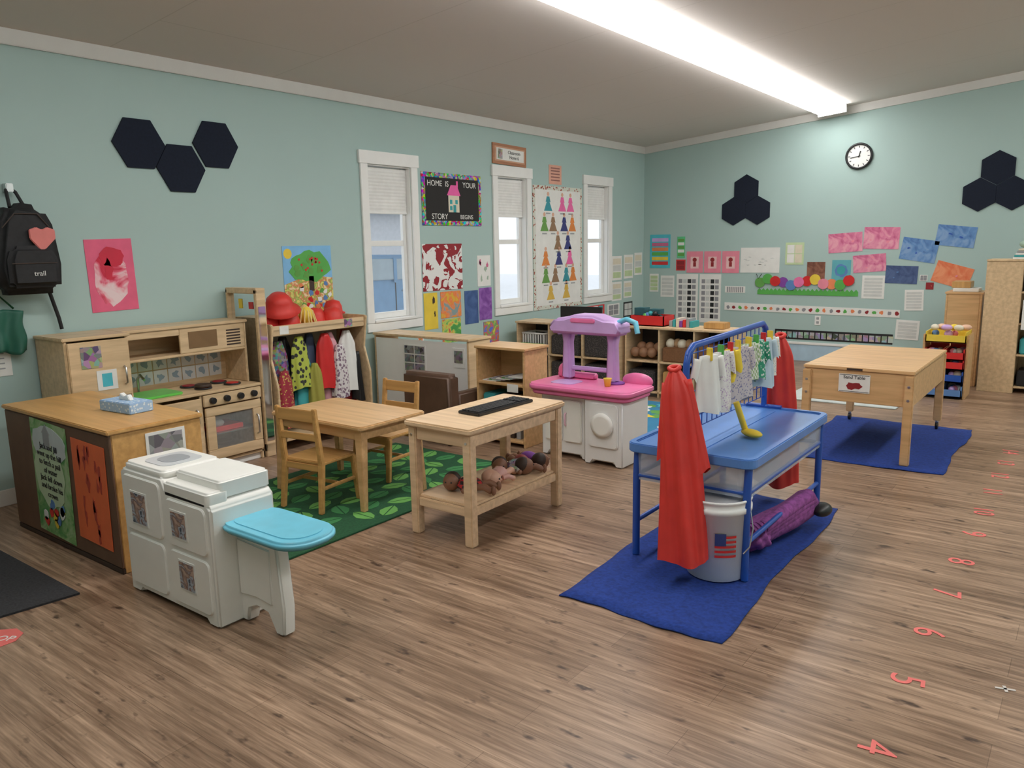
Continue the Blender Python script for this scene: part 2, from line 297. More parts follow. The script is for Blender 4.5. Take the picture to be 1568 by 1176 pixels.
flats(g,'mat_card',[rect(-w/2+.03,w/2-.03,-h/2+.03,h/2-.03)],'Y',-.0165,-.015,wood('sign_inner',(.62,.33,.2))); flats(g,'name_card',[rect(-w/2+.06,w/2-.05,-h/2+.045,h/2-.045)],'Y',-.018,-.0165,PAPER)
flats(g,'portrait_photo',[rect(-w/2+.08,-w/2+.16,-.05,.05)],'Y',-.0195,-.018,multi('photo_tones',35,.3,.5)); text(g,'name_text','Classroom\nHome 6',.05,(.07,-.019,0),BLACK)
g,w,h=sheet('L','small_notice',-2.06,-1.83,2.10,2.29,M('salmon_paper',(.75,.40,.30),.7)); deco(g,'lines',[rect(-.09,.09,z,z+.014) for z in(-.07,-.035,0,.035,.065)],M('notice_ink',(.3,.12,.1)))
# clothing poster: pyramids of dressed figures
g,w,h=sheet('L','clothes_chart_poster',-2.35,-1.44,.84,2.08,dots('poster_border',(.66,.68,.6),(.35,.08,.05),32,.32),0,.006)
flats(g,'poster_white',[rect(-w/2+.045,w/2-.045,-h/2+.045,h/2-.045)],'Y',-.0082,-.0068,PAPER)
pc=[M('c_teal',(.04,.30,.36)),M('c_pink',(.85,.15,.4)),M('c_brown',(.3,.18,.1)),M('c_navy',(.04,.05,.2)),M('c_gold',(.7,.45,.08)),M('c_orange',(.75,.25,.06)),M('c_green',(.15,.35,.08))]
pol={i:[] for i in range(7)}; ink=[]; heads=[]
rows=[(.52,[(-.22,0),(.08,1),(.26,1)]),(.29,[(-.30,6),(-.12,2),(.12,3),(.30,5)]),(.08,[(.20,3),(-.02,2)]),(-.10,[(-.28,5),(.0,3),(.24,1)]),(-.30,[(-.28,6),(-.08,2),(.16,0),(.31,5)]),(-.50,[(-.18,4),(.16,4)])]
for zz,its in rows:
    for cx,k in its:
        cx*=w*.95; s=.088
        pol[k].append([(cx-s*.95,zz-s*1.1),(cx+s*.95,zz-s*1.1),(cx+s*.30,zz+s*.1),(cx+s*.55,zz+s*.0),(cx+s*.30,zz+s*.75),(cx-s*.30,zz+s*.75),(cx-s*.55,zz),(cx-s*.30,zz+s*.1)])
        heads.append(circ(cx,zz+s*1.05,.024,12)); ink.append(rect(cx-.045,cx+.045,zz-s*1.1-.035,zz-s*1.1-.02))
for k in pol:
    if pol[k]: flats(g,'clothing_%d'%k,pol[k],'Y',-.0095,-.0082,pc[k])
flats(g,'figure_heads',heads,'Y',-.0095,-.0082,SKIN2); flats(g,'captions',ink,'Y',-.0095,-.0082,GREY)
def splat(name,u0,u1,v0,v1,bg,cols,n=8,wall='L',tilt=0,r=.2):
    g,w,h=sheet(wall,name,u0,u1,v0,v1,bg,tilt)
    for k,cm in enumerate(cols): deco(g,'brush_mark_%d'%k,[blob(random.uniform(-.3,.3)*w,random.uniform(-.32,.32)*h,w*r*random.uniform(.35,.8),14,.45,h*r*random.uniform(.4,.9)) for _ in range(n)],cm,k+1)
    return g
sheet('L','maroon_painting',-3.95,-3.44,1.125,1.52,paint('maroon_blotches',[(.30,.015,.025),(.80,.80,.78)],7,1.3,True))
splat('child_painting',-3.23,-3.04,1.13,1.41,PAPER,[M('grey_green_paint',(.35,.45,.35)),PINKP],3,r=.14)
g=splat('yellow_painting',-3.95,-3.78,.80,1.11,YEL,[DARK],2,r=.12)
sheet('L','orange_fingerpaint',-3.74,-3.47,.88,1.11,paint('orange_brushwork',[(.75,.45,.05),(.85,.22,.06),(.85,.30,.12),(.25,.35,.35)],9,2.2))
sheet('L','green_painting',-3.73,-3.48,.66,.87,paint('green_brushwork',[(.08,.35,.08),(.35,.6,.15),(.7,.6,.1),(.6,.12,.08)],11,.7))
sheet('L','deep_blue_fingerpaint',-3.42,-3.23,.80,1.10,paint('deep_blue_brush',[(.04,.09,.24),(.07,.14,.34)],6,.2))
sheet('L','purple_painting',-3.215,-3.03,.82,1.115,paint('purple_brush',[(.18,.05,.30),(.34,.14,.50)],7,.9))
sheet('L','colorful_painting',-3.16,-2.93,.58,.80,paint('colourful_brush',[(.75,.6,.05),(.1,.4,.15),(.75,.1,.08),(.1,.2,.6)],10,5))
splat('small_painting',-4.04,-3.965,.66,.79,PAPER,[GREEN,ORP],3)
g,w,h=sheet('L','farm_picture_poster',-5.35,-4.92,1.02,1.52,M('sky_blue_print',(.22,.50,.80)))
deco(g,'field',[[(-w/2,-h/2),(w/2,-h/2),(w/2,.02),(0,.05),(-w/2,-.02)]],paint('field_print',[(.80,.68,.2),(.3,.5,.1),(.7,.2,.08),(.8,.7,.4)],16,1)); deco(g,'sun',[circ(-w/2+.05,h/2-.06,.04)],YEL,1)
deco(g,'tree_crown',[blob(.02,.12,.20,24,.12,.13)],GREEN,2); deco(g,'tree_highlights',[blob(random.uniform(-.12,.16),random.uniform(.05,.2),.03,10,.3) for _ in range(8)],LGREEN,3); deco(g,'apples',[circ(random.uniform(-.1,.14),random.uniform(.06,.2),.010,8) for _ in range(14)],REDP,4)
deco(g,'trunk',[rect(0,.05,-.08,.04)],DARK,2)
for k,cm in enumerate((REDP,PAPER,BLUEP,ORP,LGREEN)): deco(g,'figures_%d'%k,[blob(random.uniform(-.42,.42)*w,random.uniform(-.45,-.04)*h,.022,10,.3) for _ in range(6)],cm,3+k%2)
g,w,h=sheet('L','door_notice',-7.35,-7.11,.87,1.05,PAPER); deco(g,'print',[rect(-.1,.1,z,z+.008) for z in(-.06,-.03,0,.03,.06)],GREY)
def chart(wall,name,u0,u1,v0,v1,bg,cols,rows=5,ncol=2,tilt=0):
    g,w,h=sheet(wall,name,u0,u1,v0,v1,bg,tilt); pl={i:[] for i in range(len(cols))}
    for r in range(rows):
        for q in range(ncol):
            x=-w*.42+q*w*.84/ncol; z=-h*.42+r*h*.84/rows; k=(r*ncol+q)%len(cols); pl[k].append(rect(x+w*.02,x+w*.84/ncol-w*.02,z+h*.012,z+h*.84/rows-h*.025))
    for k in pl:
        if pl[k]: deco(g,'print_%d'%k,pl[k],cols[k])
    return g
LG=M('light_print',(.6,.62,.6)); GI=M('grey_ink',(.28,.28,.3)); SALM=M('coral_paper',(.80,.26,.34),.7); YGR=M('pale_green_print',(.5,.62,.35)); CYAN=M('cyan_print',(.08,.5,.6))
for i,(a,b_,c,d) in enumerate(((-.78,-.55,1.07,1.35),(-.5,-.27,1.08,1.36),(-.24,-.04,1.11,1.38),(-.78,-.55,.83,1.05),(-.5,-.3,.85,1.05))): chart('L','schedule_card',a,b_,c,d,PAPER,[YGR,LG,CREAM],3,1)
chart('L','red_word_sign',-1.34,-.95,.70,.81,REDP,[PAPER,TEAL],2,3); chart('L','white_word_sign',-.88,-.60,.66,.80,PAPER,[GI],2,2); chart('L','black_photo_card',-.5,-.28,.62,.80,BLACK,[LG],2,2)
chart('B','rules_chart',.09,.36,1.19,1.59,CYAN,[REDP,YEL,GREEN,ORP,PINKP,LILAC],6,1); chart('B','green_label_strip',.45,.55,1.31,1.56,M('bright_green_paper',(.12,.55,.25)),[LGREEN,PAPER],5,1); chart('B','red_card',.44,.56,1.16,1.29,REDP,[MAROON],2,1)
for a in(.575,.795,1.015):
    g,w,h=sheet('B','pink_drawing',a,a+.205,1.135,1.385,SALM); deco(g,'card',[rect(-w*.25,w*.25,-h*.3,h*.25)],M('soft_pink',(.85,.55,.55))); deco(g,'figure',[circ(0,.03,.03,12),rect(-.02,.02,-.06,0)],MAROON,2)
g,w,h=sheet('B','pencil_drawing',1.235,1.68,1.14,1.42,PAPER); deco(g,'scribbles',[blob(random.uniform(-.2,.2),random.uniform(-.1,.1),.02,10,.6,.006) for _ in range(14)],LG)
chart('B','letter_poster',1.74,1.94,1.23,1.47,M('light_green_poster',(.55,.68,.4)),[PAPER,CREAM],2,2)
sheet('B','brown_painting',1.98,2.17,1.06,1.26,paint('brown_brush',[(.15,.05,.03),(.30,.13,.08)],8)); g,w,h=sheet('B','circle_painting',2.24,2.43,1.06,1.28,M('teal_paper',(.12,.42,.48))); deco(g,'ring',[blob(0,0,.075,16,.1)],BLUEP); deco(g,'ring_inner',[blob(0,0,.05,16,.1)],TEAL,2)
PB1=paint('pink_brush',[(.55,.10,.22),(.72,.22,.36),(.80,.36,.45)],7); BB1=paint('blue_brush',[(.07,.17,.42),(.13,.28,.56),(.22,.36,.60)],7)
for nm,u,v_,w_,h_,mt,t,cc in(('pink_painting',2.36,1.46,.34,.2,PB1,.06,SALM),('pink_painting',2.71,1.50,.34,.22,PB1,-.03,SALM),('blue_painting',3.065,1.375,.33,.22,BB1,-.16,ROYAL),('blue_painting',3.38,1.505,.34,.20,BB1,-.12,ROYAL),('pink_painting',2.61,1.245,.32,.18,PB1,.08,SALM),
   ('navy_painting',2.92,1.13,.30,.18,paint('navy_brush',[(.04,.07,.18),(.08,.13,.28)],8),-.03,BLUEP),('orange_painting',3.375,1.13,.33,.21,paint('orange_paper_brush',[(.75,.16,.06),(.85,.32,.16)],7),-.28,SALM),('small_red_picture',3.185,1.02,.07,.07,MAROON,0,ORP)):
    splat(nm,u-w_/2,u+w_/2,v_-h_/2,v_+h_/2,mt,[cc],2,'B',t,.07)
chart('B','small_note',3.09,3.16,1.07,1.13,PAPER,[GI],2,2); chart('B','name_list',2.55,2.77,.88,1.12,PAPER,[LG],6,1); chart('B','notice_sheet',2.965,3.14,.77,.98,PAPER,[LG],6,1,.03); chart('B','notice_sheet',2.90,3.12,.47,.67,PAPER,[LG],5,1,-.03)
for a,b_ in((.45,.725),(.745,1.01)): chart('B','picture_schedule_chart',a,b_,.55,1.12,PAPER,[GI,LG,BLACK,GI],7,4)
chart('B','white_notice',.24,.42,.84,1.10,PAPER,[LG],5,1); chart('B','white_notice',.09,.21,.9,1.12,PAPER,[YGR],4,1); chart('B','name_strip',1.06,1.30,.91,.985,PAPER,[GI],1,9)
a,c=BW(1.4,.90); g=G('caterpillar_decoration',(a,YB,c)); W_=1.22
flats(g,'grass_strip',[[(0.05+i*W_/24,0) for i in range(25)]+[(.05+W_-i*W_/48,.05+.03*(i%2)) for i in range(49)]],'Y',-.006,-.003,GREEN)
cc=[LGREEN,GREEN,REDP,PURPLE,BLUEP,HOT,REDP,YEL,SALM,ORP,GREEN,REDP]
for i in range(12): prism(g,'segment_%d'%i,blob(.08+i*.098,.15+.03*math.sin(i*1.2)+(.02 if i%2 else 0),.064,18,.04),'Y',-.014-(i%3)*.003,-.009,cc[i])
tube(g,'antennae',[(.03,-.012,.26),(.06,-.012,.20),(.10,-.012,.26)],.004,BLACK)
a,c=BW(1.06,.70); b2,d=BW(2.93,.79); g=G('alphabet_strip',(a,YB,c)); W_=b2-a
prism(g,'paper',[(0,0.01),(W_,-.01),(W_,.08),(0,.11)],'Y',-.005,-.001,PAPER)
for k,cm in enumerate((GI,MAROON,GREEN,ORP)): flats(g,'pictures_%d'%k,[blob(.05+i*W_/26,.05-.01*i/26,.022,9,.3) for i in range(26) if i%4==k],'Y',-.0065,-.005,cm)
a,c=BW(1.66,.42); b2,d=BW(2.88,.50); g=G('photo_strip',(a,YB,c)); W_=b2-a
box(g,'strip',0,W_,-.005,-.001,-.01,.11,BLACK,.001); flats(g,'photos',[rect(.02+i*W_/20,.02+(i+.8)*W_/20,.01,.085) for i in range(20)],'Y',-.0065,-.005,multi('strip_photos',18,.3,.6))
a,c=BW(1.5,.14); b2,d=BW(3.0,.36); g=G('dry_erase_board',(a,YB,c)); box(g,'board',0,b2-a,-.02,-.001,0,d-c,M('pale_blue_board',(.45,.62,.75),.3)); box(g,'rail',0,b2-a,-.03,-.001,d-c,d-c+.03,WHITE)
a,c=BW(2.12,.63); g=G('wall_outlet',(a,YB,c)); box(g,'plate',-.035,.035,-.007,-.001,-.057,.057,WHITE,.002); flats(g,'sockets',[rrect(-.016,.016,-.04,-.01,.006),rrect(-.016,.016,.01,.04,.006)],'Y',-.0085,-.007,GREY)
# backpack
a,c=LW(-7.03,1.84); g=G('backpack',(XL,a,c),math.pi/2); BAG=M('black_nylon',(.014,.014,.016),.7,var=.3,scale=30)
prism(g,'body',[(-.17,-.62),(.17,-.62),(.185,-.45),(.16,-.22),(.11,-.11),(-.05,-.09),(-.13,-.16),(-.185,-.45)],'Y',-.22,-.03,BAG,.05,True)
prism(g,'front_pocket',[(-.13,-.58),(.14,-.58),(.14,-.42),(.10,-.34),(-.10,-.34),(-.13,-.42)],'Y',-.27,-.2,BAG,.03,True)
tube(g,'hanging_loop',[(-.03,-.1,-.12),(-.02,-.05,-.02),(0,-.035,.0),(.03,-.05,-.03),(.05,-.1,-.12)],.010,BAG); tube(g,'shoulder_strap',[(.09,-.1,-.18),(.16,-.06,-.4),(.15,-.05,-.62),(.19,-.04,-.78),(.2,-.04,-.85)],.011,BAG)
tube(g,'zipper_line',[(-.13,-.225,-.24),(-.06,-.228,-.16),(.06,-.228,-.16),(.13,-.225,-.25)],.003,DARK); tube(g,'pocket_zipper',[(-.12,-.272,-.44),(.12,-.272,-.44)],.003,DARK)
prism(g,'strawberry_tag',[(.06,-.38),(.0,-.30),(.0,-.25),(.04,-.235),(.07,-.25),(.10,-.235),(.14,-.25),(.14,-.30)],'Y',-.245,-.228,M('strawberry_pink',(.70,.20,.18)),.004); box(g,'wall_hook',-.02,.02,-.06,-.001,-.03,.02,METAL); text(g,'logo_text','trail',.04,(0.02,-.274,-.50),PAPER)
g=G('green_tote_bag',(XL,LW(-7.1,0)[0]-.04,LW(0,1.22)[1]),math.pi/2); drape(g,'cloth',.2,.22,.26,M('dark_green_cloth',(.02,.12,.08)),2,.02,(0,-.06,0)); tube(g,'handle',[(-.06,-.05,0),(0,-.02,.08),(.06,-.05,0)],.006,DGREEN)
# ------------------------------------------------------------------ wooden play kitchen
g=G('wooden_play_kitchen',(-.6,-6.75,0)); D=.38; Wd=1.29; F1=.38
for nm,y0,y1,h_ in(('fridge_side_left',0,.018,1.0),('fridge_side_right',F1-.018,F1,1.0)): box(g,nm,0,D,y0,y1,0,h_,BIRCH)
box(g,'fridge_top',0,D+.01,-.01,F1+.01,.99,1.01,BIRCH); box(g,'fridge_upper_door',D,D+.018,.012,F1-.012,.63,.98,BIRCH,.006); box(g,'fridge_lower_door',D,D+.018,.012,F1-.012,.07,.61,BIRCH,.006); box(g,'fridge_base',0,D-.02,.01,F1-.01,0,.06,WHITE); box(g,'fridge_back',0,.01,0,F1,0,1,BIRCH)
tube(g,'fridge_handle',[(D+.02,F1-.05,.7),(D+.04,F1-.05,.71),(D+.04,F1-.05,.80),(D+.02,F1-.05,.81)],.006,METAL)
box(g,'fridge_photo',D+.018,D+.021,.08,.20,.82,.95,multi('fridge_photo',30,.4,.5),0); box(g,'fridge_note',D+.018,D+.021,.16,.28,.68,.80,PAPER,0); box(g,'fridge_note_print',D+.021,D+.022,.19,.25,.70,.78,CYAN,0)
box(g,'counter',0,D+.015,F1,Wd+.008,.54,.56,BIRCH); box(g,'base_side_right',0,D,Wd-.018,Wd,0,.54,BIRCH); box(g,'base_partition',0,D,.82,.838,.05,.54,BIRCH); box(g,'base_floor',0,D,F1,Wd,.05,.07,BIRCH); box(g,'toe_kick',.02,D-.02,F1,Wd,0,.05,WHITE)
box(g,'sink_door',D,D+.018,F1+.012,.82,.07,.52,BIRCH,.006); tube(g,'sink_door_handle',[(D+.02,.78,.35),(D+.04,.78,.36),(D+.04,.78,.44),(D+.02,.78,.45)],.006,METAL)
box(g,'control_panel',D,D+.018,.838,Wd,.455,.535,BIRCH,.005)
for i in range(4): cyl(g,'knob_%d'%i,(D+.03,.90+i*.108,.495),.022,.03,BLACK,'X')
oy0,oy1,oz0,oz1=.845,Wd-.008,.08,.445
for nm,q in(('oven_door_bottom',(oy0,oy1,oz0,oz0+.07)),('oven_door_top',(oy0,oy1,oz1-.06,oz1)),('oven_door_left',(oy0,oy0+.07,oz0+.07,oz1-.06)),('oven_door_right',(oy1-.07,oy1,oz0+.07,oz1-.06))): box(g,nm,D,D+.018,q[0],q[1],q[2],q[3],BIRCH,.004)
box(g,'oven_back',0,.012,F1,Wd,.05,.54,BIRCH); box(g,'oven_rack',.03,D-.02,.845,Wd-.02,.24,.25,METAL,.001); box(g,'oven_food_tray',.12,D-.05,.93,1.17,.251,.285,REDP); sph(g,'oven_food',(.25,1.0,.30),(.06,.06,.03),PAPER); box(g,'oven_window',D+.004,D+.008,oy0+.06,oy1-.06,oz0+.06,oz1-.05,glassy('oven_glass',(.8,.85,.85),.12),0)
tube(g,'oven_handle',[(D+.02,1.24,.2),(D+.04,1.24,.21),(D+.04,1.24,.33),(D+.02,1.24,.34)],.006,METAL)
prism(g,'green_sink_tray',rrect(.08,.34,.42,.74,.03),'Z',.56,.577,M('lime_plastic',(.15,.60,.10),.3),.004)
for i,(x,y) in enumerate(((.12,.90),(.27,.92),(.14,1.12),(.28,1.14))): cyl(g,'burner_%d'%i,(x,y,.566),.058,.012,BLACK); cyl(g,'burner_ring_%d'%i,(x,y,.573),.042,.006,REDP if i%2 else MAROON)
cyl(g,'frying_pan',(.27,.92,.585),.055,.02,DARK)
H=.27
box(g,'hutch_side_right',0,H,Wd-.018,Wd,.56,1.0,BIRCH); box(g,'hutch_top',0,H+.012,F1+.01,Wd+.01,.99,1.01,BIRCH); box(g,'hutch_shelf',0,H,F1,Wd-.018,.80,.818,BIRCH); box(g,'hutch_back',0,.01,F1,Wd,.56,1.0,BIRCH)
box(g,'hutch_valance',H-.014,H,F1,.78,.945,.99,BIRCH); box(g,'microwave_panel',H-.014,H,.78,Wd-.018,.818,.99,BIRCH); box(g,'microwave_window',H-.012,H+.003,.84,1.06,.845,.965,M('microwave_brown',(.22,.13,.06),.3),.004); boxes(g,'vent_slots',[(H,H+.002,1.13,1.24,.84+k*.02,.85+k*.02) for k in range(6)],DARK)
boxes(g,'tiles',[(.01,.014,.40+i*.105,.497+i*.105,.60+k*.1,.692+k*.1) for i in range(8) for k in range(2)],M('tile_white',(.72,.74,.76),.3))
flats(g,'tile_flowers',[blob(.448+i*.105,.646+k*.1,.026,10,.5) for i in range(8) for k in range(2)],'X',.014,.0155,M('tile_blue',(.3,.4,.5)))
tube(g,'faucet',[(.05,.58,.56),(.05,.58,.66),(.09,.58,.69),(.14,.58,.66)],.009,METAL)
# ------------------------------------------------------------------ storage cabinet w/ brown back
g=G('storage_cabinet',(-.15,-7.12,0)); L_=1.15; DP=.46
box(g,'hardboard_back',0,L_,0,.012,.03,.67,BROWNB); box(g,'end_panel_right',L_-.018,L_,.012,DP,.0,.675,HONEY); box(g,'end_panel_left',0,.018,.012,DP,0,.675,HONEY); box(g,'top',-.01,L_+.01,-.01,DP+.01,.675,.697,HONEY,.008); box(g,'bottom_shelf',.018,L_-.018,.012,DP,.05,.068,HONEY); box(g,'middle_shelf',.018,L_-.018,.012,DP,.34,.358,HONEY); box(g,'base_rail',0,L_,.0,.02,0,.03,DARK)
g=G('nursery_rhyme_poster',(.36,-7.121,.37),0,0,.04); box(g,'sheet',-.20,.20,-.004,-.001,-.32,.29,paint('poster_green',[(.10,.32,.10),(.25,.46,.18),(.4,.55,.3)],9),.001)
flats(g,'poster_sky',[blob(0,.17,.19,20,.06,.1)],'Y',-.006,-.004,M('pale_grey_print',(.6,.66,.66))); flats(g,'hill',[blob(-.02,.0,.17,20,.1,.17)],'Y',-.007,-.006,M('pale_green',(.55,.68,.45))); text(g,'rhyme_text','Jack and Jill\nwent up the hill\nto fetch a pail\nof water\nJack fell down\nand broke his\ncrown',.043,(0,-.008,.03),BLACK); flats(g,'castle',[rect(-.05,.02,.15,.23),[(-.06,.23),(.03,.23),(-.015,.28)]],'Y',-.008,-.006,GREY)
for k,cm in enumerate((BLUEP,YEL,REDP,PAPER)): flats(g,'figures_%d'%k,[blob(random.uniform(-.15,.15),random.uniform(-.26,-.15),.025,10,.3) for _ in range(3)],'Y',-.0085,-.007,cm)
g=G('tiger_stripe_painting',(.78,-7.121,.385),0,0,.03); box(g,'sheet',-.165,.165,-.004,-.001,-.28,.23,M('tiger_orange',(.82,.17,.06),.6),.001)
flats(g,'stripes',[blob(random.uniform(-.12,.12),random.uniform(-.24,.19),.012,9,.5,.04) for _ in range(20)],'Y',-.0055,-.004,M('tiger_brown_stripe',(.48,.07,.04),.6))
g=G('taped_photo',(1.002,-6.85,.59)); box(g,'print',0,.003,-.1,.1,-.06,.06,PAPER,.0005); box(g,'image',.003,.004,-.085,.085,-.045,.045,multi('photo_grey',22,.1,.4),0)
g=G('tissue_box',(.61,-6.83,.698),.1); box(g,'carton',-.13,.13,-.065,.065,0,.055,dots('tissue_pattern',(.35,.52,.75),(.7,.78,.85),60),.004); prism(g,'tissue',[(-.05,.055),(.05,.055),(.03,.085),(0,.075),(-.03,.09)],'Y',-.01,.015,PAPER,.003)
g=G('toy_shelf',(-.58,-7.75,0)); box(g,'side',0,.38,.36,.38,0,.6,HONEY); box(g,'side_far',0,.38,-.5,-.48,0,.6,HONEY); box(g,'top',0,.39,-.5,.39,.6,.62,HONEY); box(g,'shelf',0,.38,-.48,.36,.28,.3,HONEY); box(g,'bottom',0,.38,-.48,.36,.04,.06,HONEY); box(g,'blue_bin',.02,.36,.05,.33,.301,.45,BLUEP,.01); box(g,'red_bin',.02,.36,-.3,0,.301,.45,REDP,.01)
# ------------------------------------------------------------------ white toy laundry / sink
g=G('toy_laundry_center',(1.18,-7.17,0))
prism(g,'body',[(0,.0),(.08,.0),(.10,.02),(.60,.02),(.62,0),(.69,0),(.69,.50),(.66,.53),(.36,.535),(.34,.575),(.02,.575),(0,.555)],'Y',.0,.30,PLAST,.012,True)
for nm,q in(('panel_upper_left',(.03,.33,.30,.55)),('panel_upper_right',(.37,.66,.30,.50)),('panel_lower_left',(.03,.33,.05,.28)),('panel_lower_right',(.37,.66,.05,.28))): prism(g,nm,rrect(q[0],q[1],q[2],q[3],.03),'Y',-.008,.01,PLAST,.005,True)
prism(g,'top_rim_left',rrect(.02,.34,.01,.29,.03),'Z',.56,.60,PLAST,.010,True); prism(g,'raised_deck',rrect(.35,.67,.06,.30,.02),'Z',.52,.60,PLAST,.010,True); prism(g,'deck_step',rrect(.35,.675,.0,.10,.02),'Z',.50,.565,PLAST,.01,True)
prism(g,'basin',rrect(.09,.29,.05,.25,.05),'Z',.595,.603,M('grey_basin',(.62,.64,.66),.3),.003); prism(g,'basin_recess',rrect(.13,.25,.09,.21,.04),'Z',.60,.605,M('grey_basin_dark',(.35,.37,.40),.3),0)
prism(g,'arm_panel',[(.66,.0),(.72,.0),(.735,.06),(.79,.085),(.86,.075),(.905,.0),(.955,0),(.965,.12),(.94,.39),(.66,.41)],'Y',.11,.17,PLAST,.010,True); prism(g,'arm_panel_recess',[(.69,.12),(.80,.13),(.90,.12),(.905,.35),(.69,.36)],'Y',.104,.12,PLAST,.005,True)
prism(g,'turquoise_tray',rrect(.62,1.135,.04,.31,.12,8),'Z',.40,.435,TURQ,.012,True); prism(g,'tray_inset',rrect(.66,1.095,.08,.27,.09,8),'Z',.43,.438,TURQ,.002)
for nm,x,z,w_,h_ in(('photo_upper_left',.16,.41,.13,.15),('photo_upper_right',.47,.40,.12,.12),('photo_lower_right',.50,.185,.12,.13)): box(g,nm,x-w_/2,x+w_/2,-.011,-.008,z-h_/2,z+h_/2,PAPER,0); box(g,nm+'_image',x-w_/2+.008,x+w_/2-.008,-.013,-.011,z-h_/2+.008,z+h_/2-.008,paint('laundry_photo',[(.05,.07,.10),(.45,.50,.58),(.20,.12,.10),(.5,.35,.28)],16,1.2),0)
# ------------------------------------------------------------------ mirror unit & costume rack
g=G('standing_mirror',(-.58,-5.44,0)); box(g,'frame_post_left',0,.02,0,.08,0,1.22,BIRCH); box(g,'frame_post_right',.34,.37,0,.08,0,1.22,BIRCH); box(g,'frame_top',0,.37,0,.08,1.19,1.23,BIRCH); box(g,'frame_bottom',0,.37,0,.08,.04,.1,BIRCH); MIR=M('mirror',(.8,.83,.85),.05,1,var=.01); box(g,'mirror_glass',.02,.34,.03,.045,.1,1.19,MIR,.001)
box(g,'side_mirror',.371,.375,.01,.07,.12,1.1,MIR,.001); box(g,'sticker',.12,.16,.025,.029,1.08,1.15,YEL); box(g,'sticker_red',.24,.29,.025,.029,1.08,1.13,REDP)
g=G('dress_up_rack',(-.6,-5.32,0))
sidep=[(0,0),(.4,0),(.4,.5),(.34,.7),(.38,.95),(.36,.96),(0,.96)]
prism(g,'side_left',sidep,'Y',0,.02,BIRCH,.004); prism(g,'side_right',sidep,'Y',.91,.93,BIRCH,.004); box(g,'back',0,.01,0,.93,.04,.95,CREAM); box(g,'top_shelf',0,.36,.02,.91,.90,.92,BIRCH); box(g,'top_front_rail',.345,.36,.02,.91,.87,.945,BIRCH); box(g,'bottom_shelf',0,.4,.02,.91,.08,.10,BIRCH); tube(g,'hanging_rod',[(.2,.02,.86),(.2,.91,.86)],.012,BIRCH)
box(g,'label_photo',.361,.364,.08,.16,.88,.94,PAPER,0); box(g,'label_photo_far',.361,.364,.7,.78,.88,.94,multi('label_tones',30,.4,.5),0)
def garment(p,n,c,w,h,mat,rz,ph,amp=.16,folds=5):
    return clothtube(p,n,lambda t:(w*(.28+.35*min(1,t*5)+.37*t)*.5,.028+.022*t,-h*t),mat,folds,amp,c,(0,0,rz),ph,40,18)
cl=[(.13,.26,.82,.22,.56,multi('costume_floral',45,.55,.35)),(.12,.33,.60,.20,.42,dots('costume_red_floral',(.35,.03,.05),(.6,.45,.1),55)),(.22,.20,.84,.20,.62,BLACK),(.30,.29,.84,.22,.40,dots('costume_turtle',(.45,.52,.08),(.03,.03,.03),26,.4)),(.36,.25,.70,.22,.48,TEAL),(.42,.31,.62,.14,.35,M('olive_cloth',(.35,.33,.06),.8)),
 (.47,.20,.84,.2,.6,M('grey_navy_cloth',(.06,.08,.14),.8)),(.55,.29,.84,.20,.44,REDP),(.62,.25,.84,.22,.55,M('costume_rose',(.70,.35,.40),.8)),(.68,.31,.74,.22,.42,dots('costume_spots',(.70,.66,.66),(.22,.14,.2),42,.4)),(.78,.28,.84,.20,.50,PAPER),(.81,.22,.84,.17,.60,MAROON),(.86,.30,.66,.10,.4,BLACK)]
for i,(y,x,z,w_,h_,mt) in enumerate(cl): garment(g,'costume_%d'%i,(x,y,z),w_,h_,mt,math.pi/2+.35*math.sin(i*2.3),i*1.7)
g=G('red_costume_hats',(-.46,-4.87,.9225))
for i,(y,x,r) in enumerate(((-.33,.02,.1),(-.18,.07,.11),(.12,.02,.1),(.25,.08,.1),(.33,.0,.09))):
    lathe(g,'hat_%d'%i,[(r*1.05,0),(r*1.1,.008),(r*.85,.02),(r*.8,.06),(r*.6,.10),(.01,.115)],RED,(x,y,.0+.05*(i==4)),20,(0,0,0))
lathe(g,'fireman_hat',[(.15,0),(.16,.01),(.10,.03),(.095,.09),(.06,.13),(.005,.14)],RED,(.06,-.24,.12),24,(.2,.35,0)); sph(g,'yellow_mop_wig',(.08,-.02,.07),(.07,.06,.07),YEL)
for k in range(16):
    a=k*.4; tube(g,'wig_strand_%d'%k,[(.08,-.02,.15),(.08+.06*math.cos(a),-.02+.06*math.sin(a),.10),(.08+.08*math.cos(a),-.02+.09*math.sin(a),.01)],.006,M('straw_yarn',(.75,.55,.2)))
# ------------------------------------------------------------------ green rug with leaves
g=G('green_leaf_rug',(.30,-6.56,0)); box(g,'pile',0,1.21,0,1.92,.001,.010,DGREEN,.003)
lv=[[],[]]
for i in range(7):
    for j in range(11):
        cx=.1+i*.17+(j%2)*.08+random.uniform(-.02,.02); cy=.1+j*.172+random.uniform(-.02,.02); a=random.uniform(0,6.28); L2=.085
        if not(.09<cx<1.12): continue
        tr=lambda q:(cx+q[0]*math.cos(a)-q[1]*math.sin(a),cy+q[0]*math.sin(a)+q[1]*math.cos(a))
        top=[(-L2,0),(-L2*.6,L2*.40),(0,L2*.58),(L2*.55,L2*.38),(L2,0)]
        lv[(i+j)%2]+= [[tr((x,y+.004)) for x,y in top],[tr((x,-y-.004)) for x,y in top]]
flats(g,'leaves_light',lv[0],'Z',.010,.0115,LGREEN); flats(g,'leaves_mid',lv[1],'Z',.010,.0115,M('leaf_mid_green',(.045,.22,.07),.95))
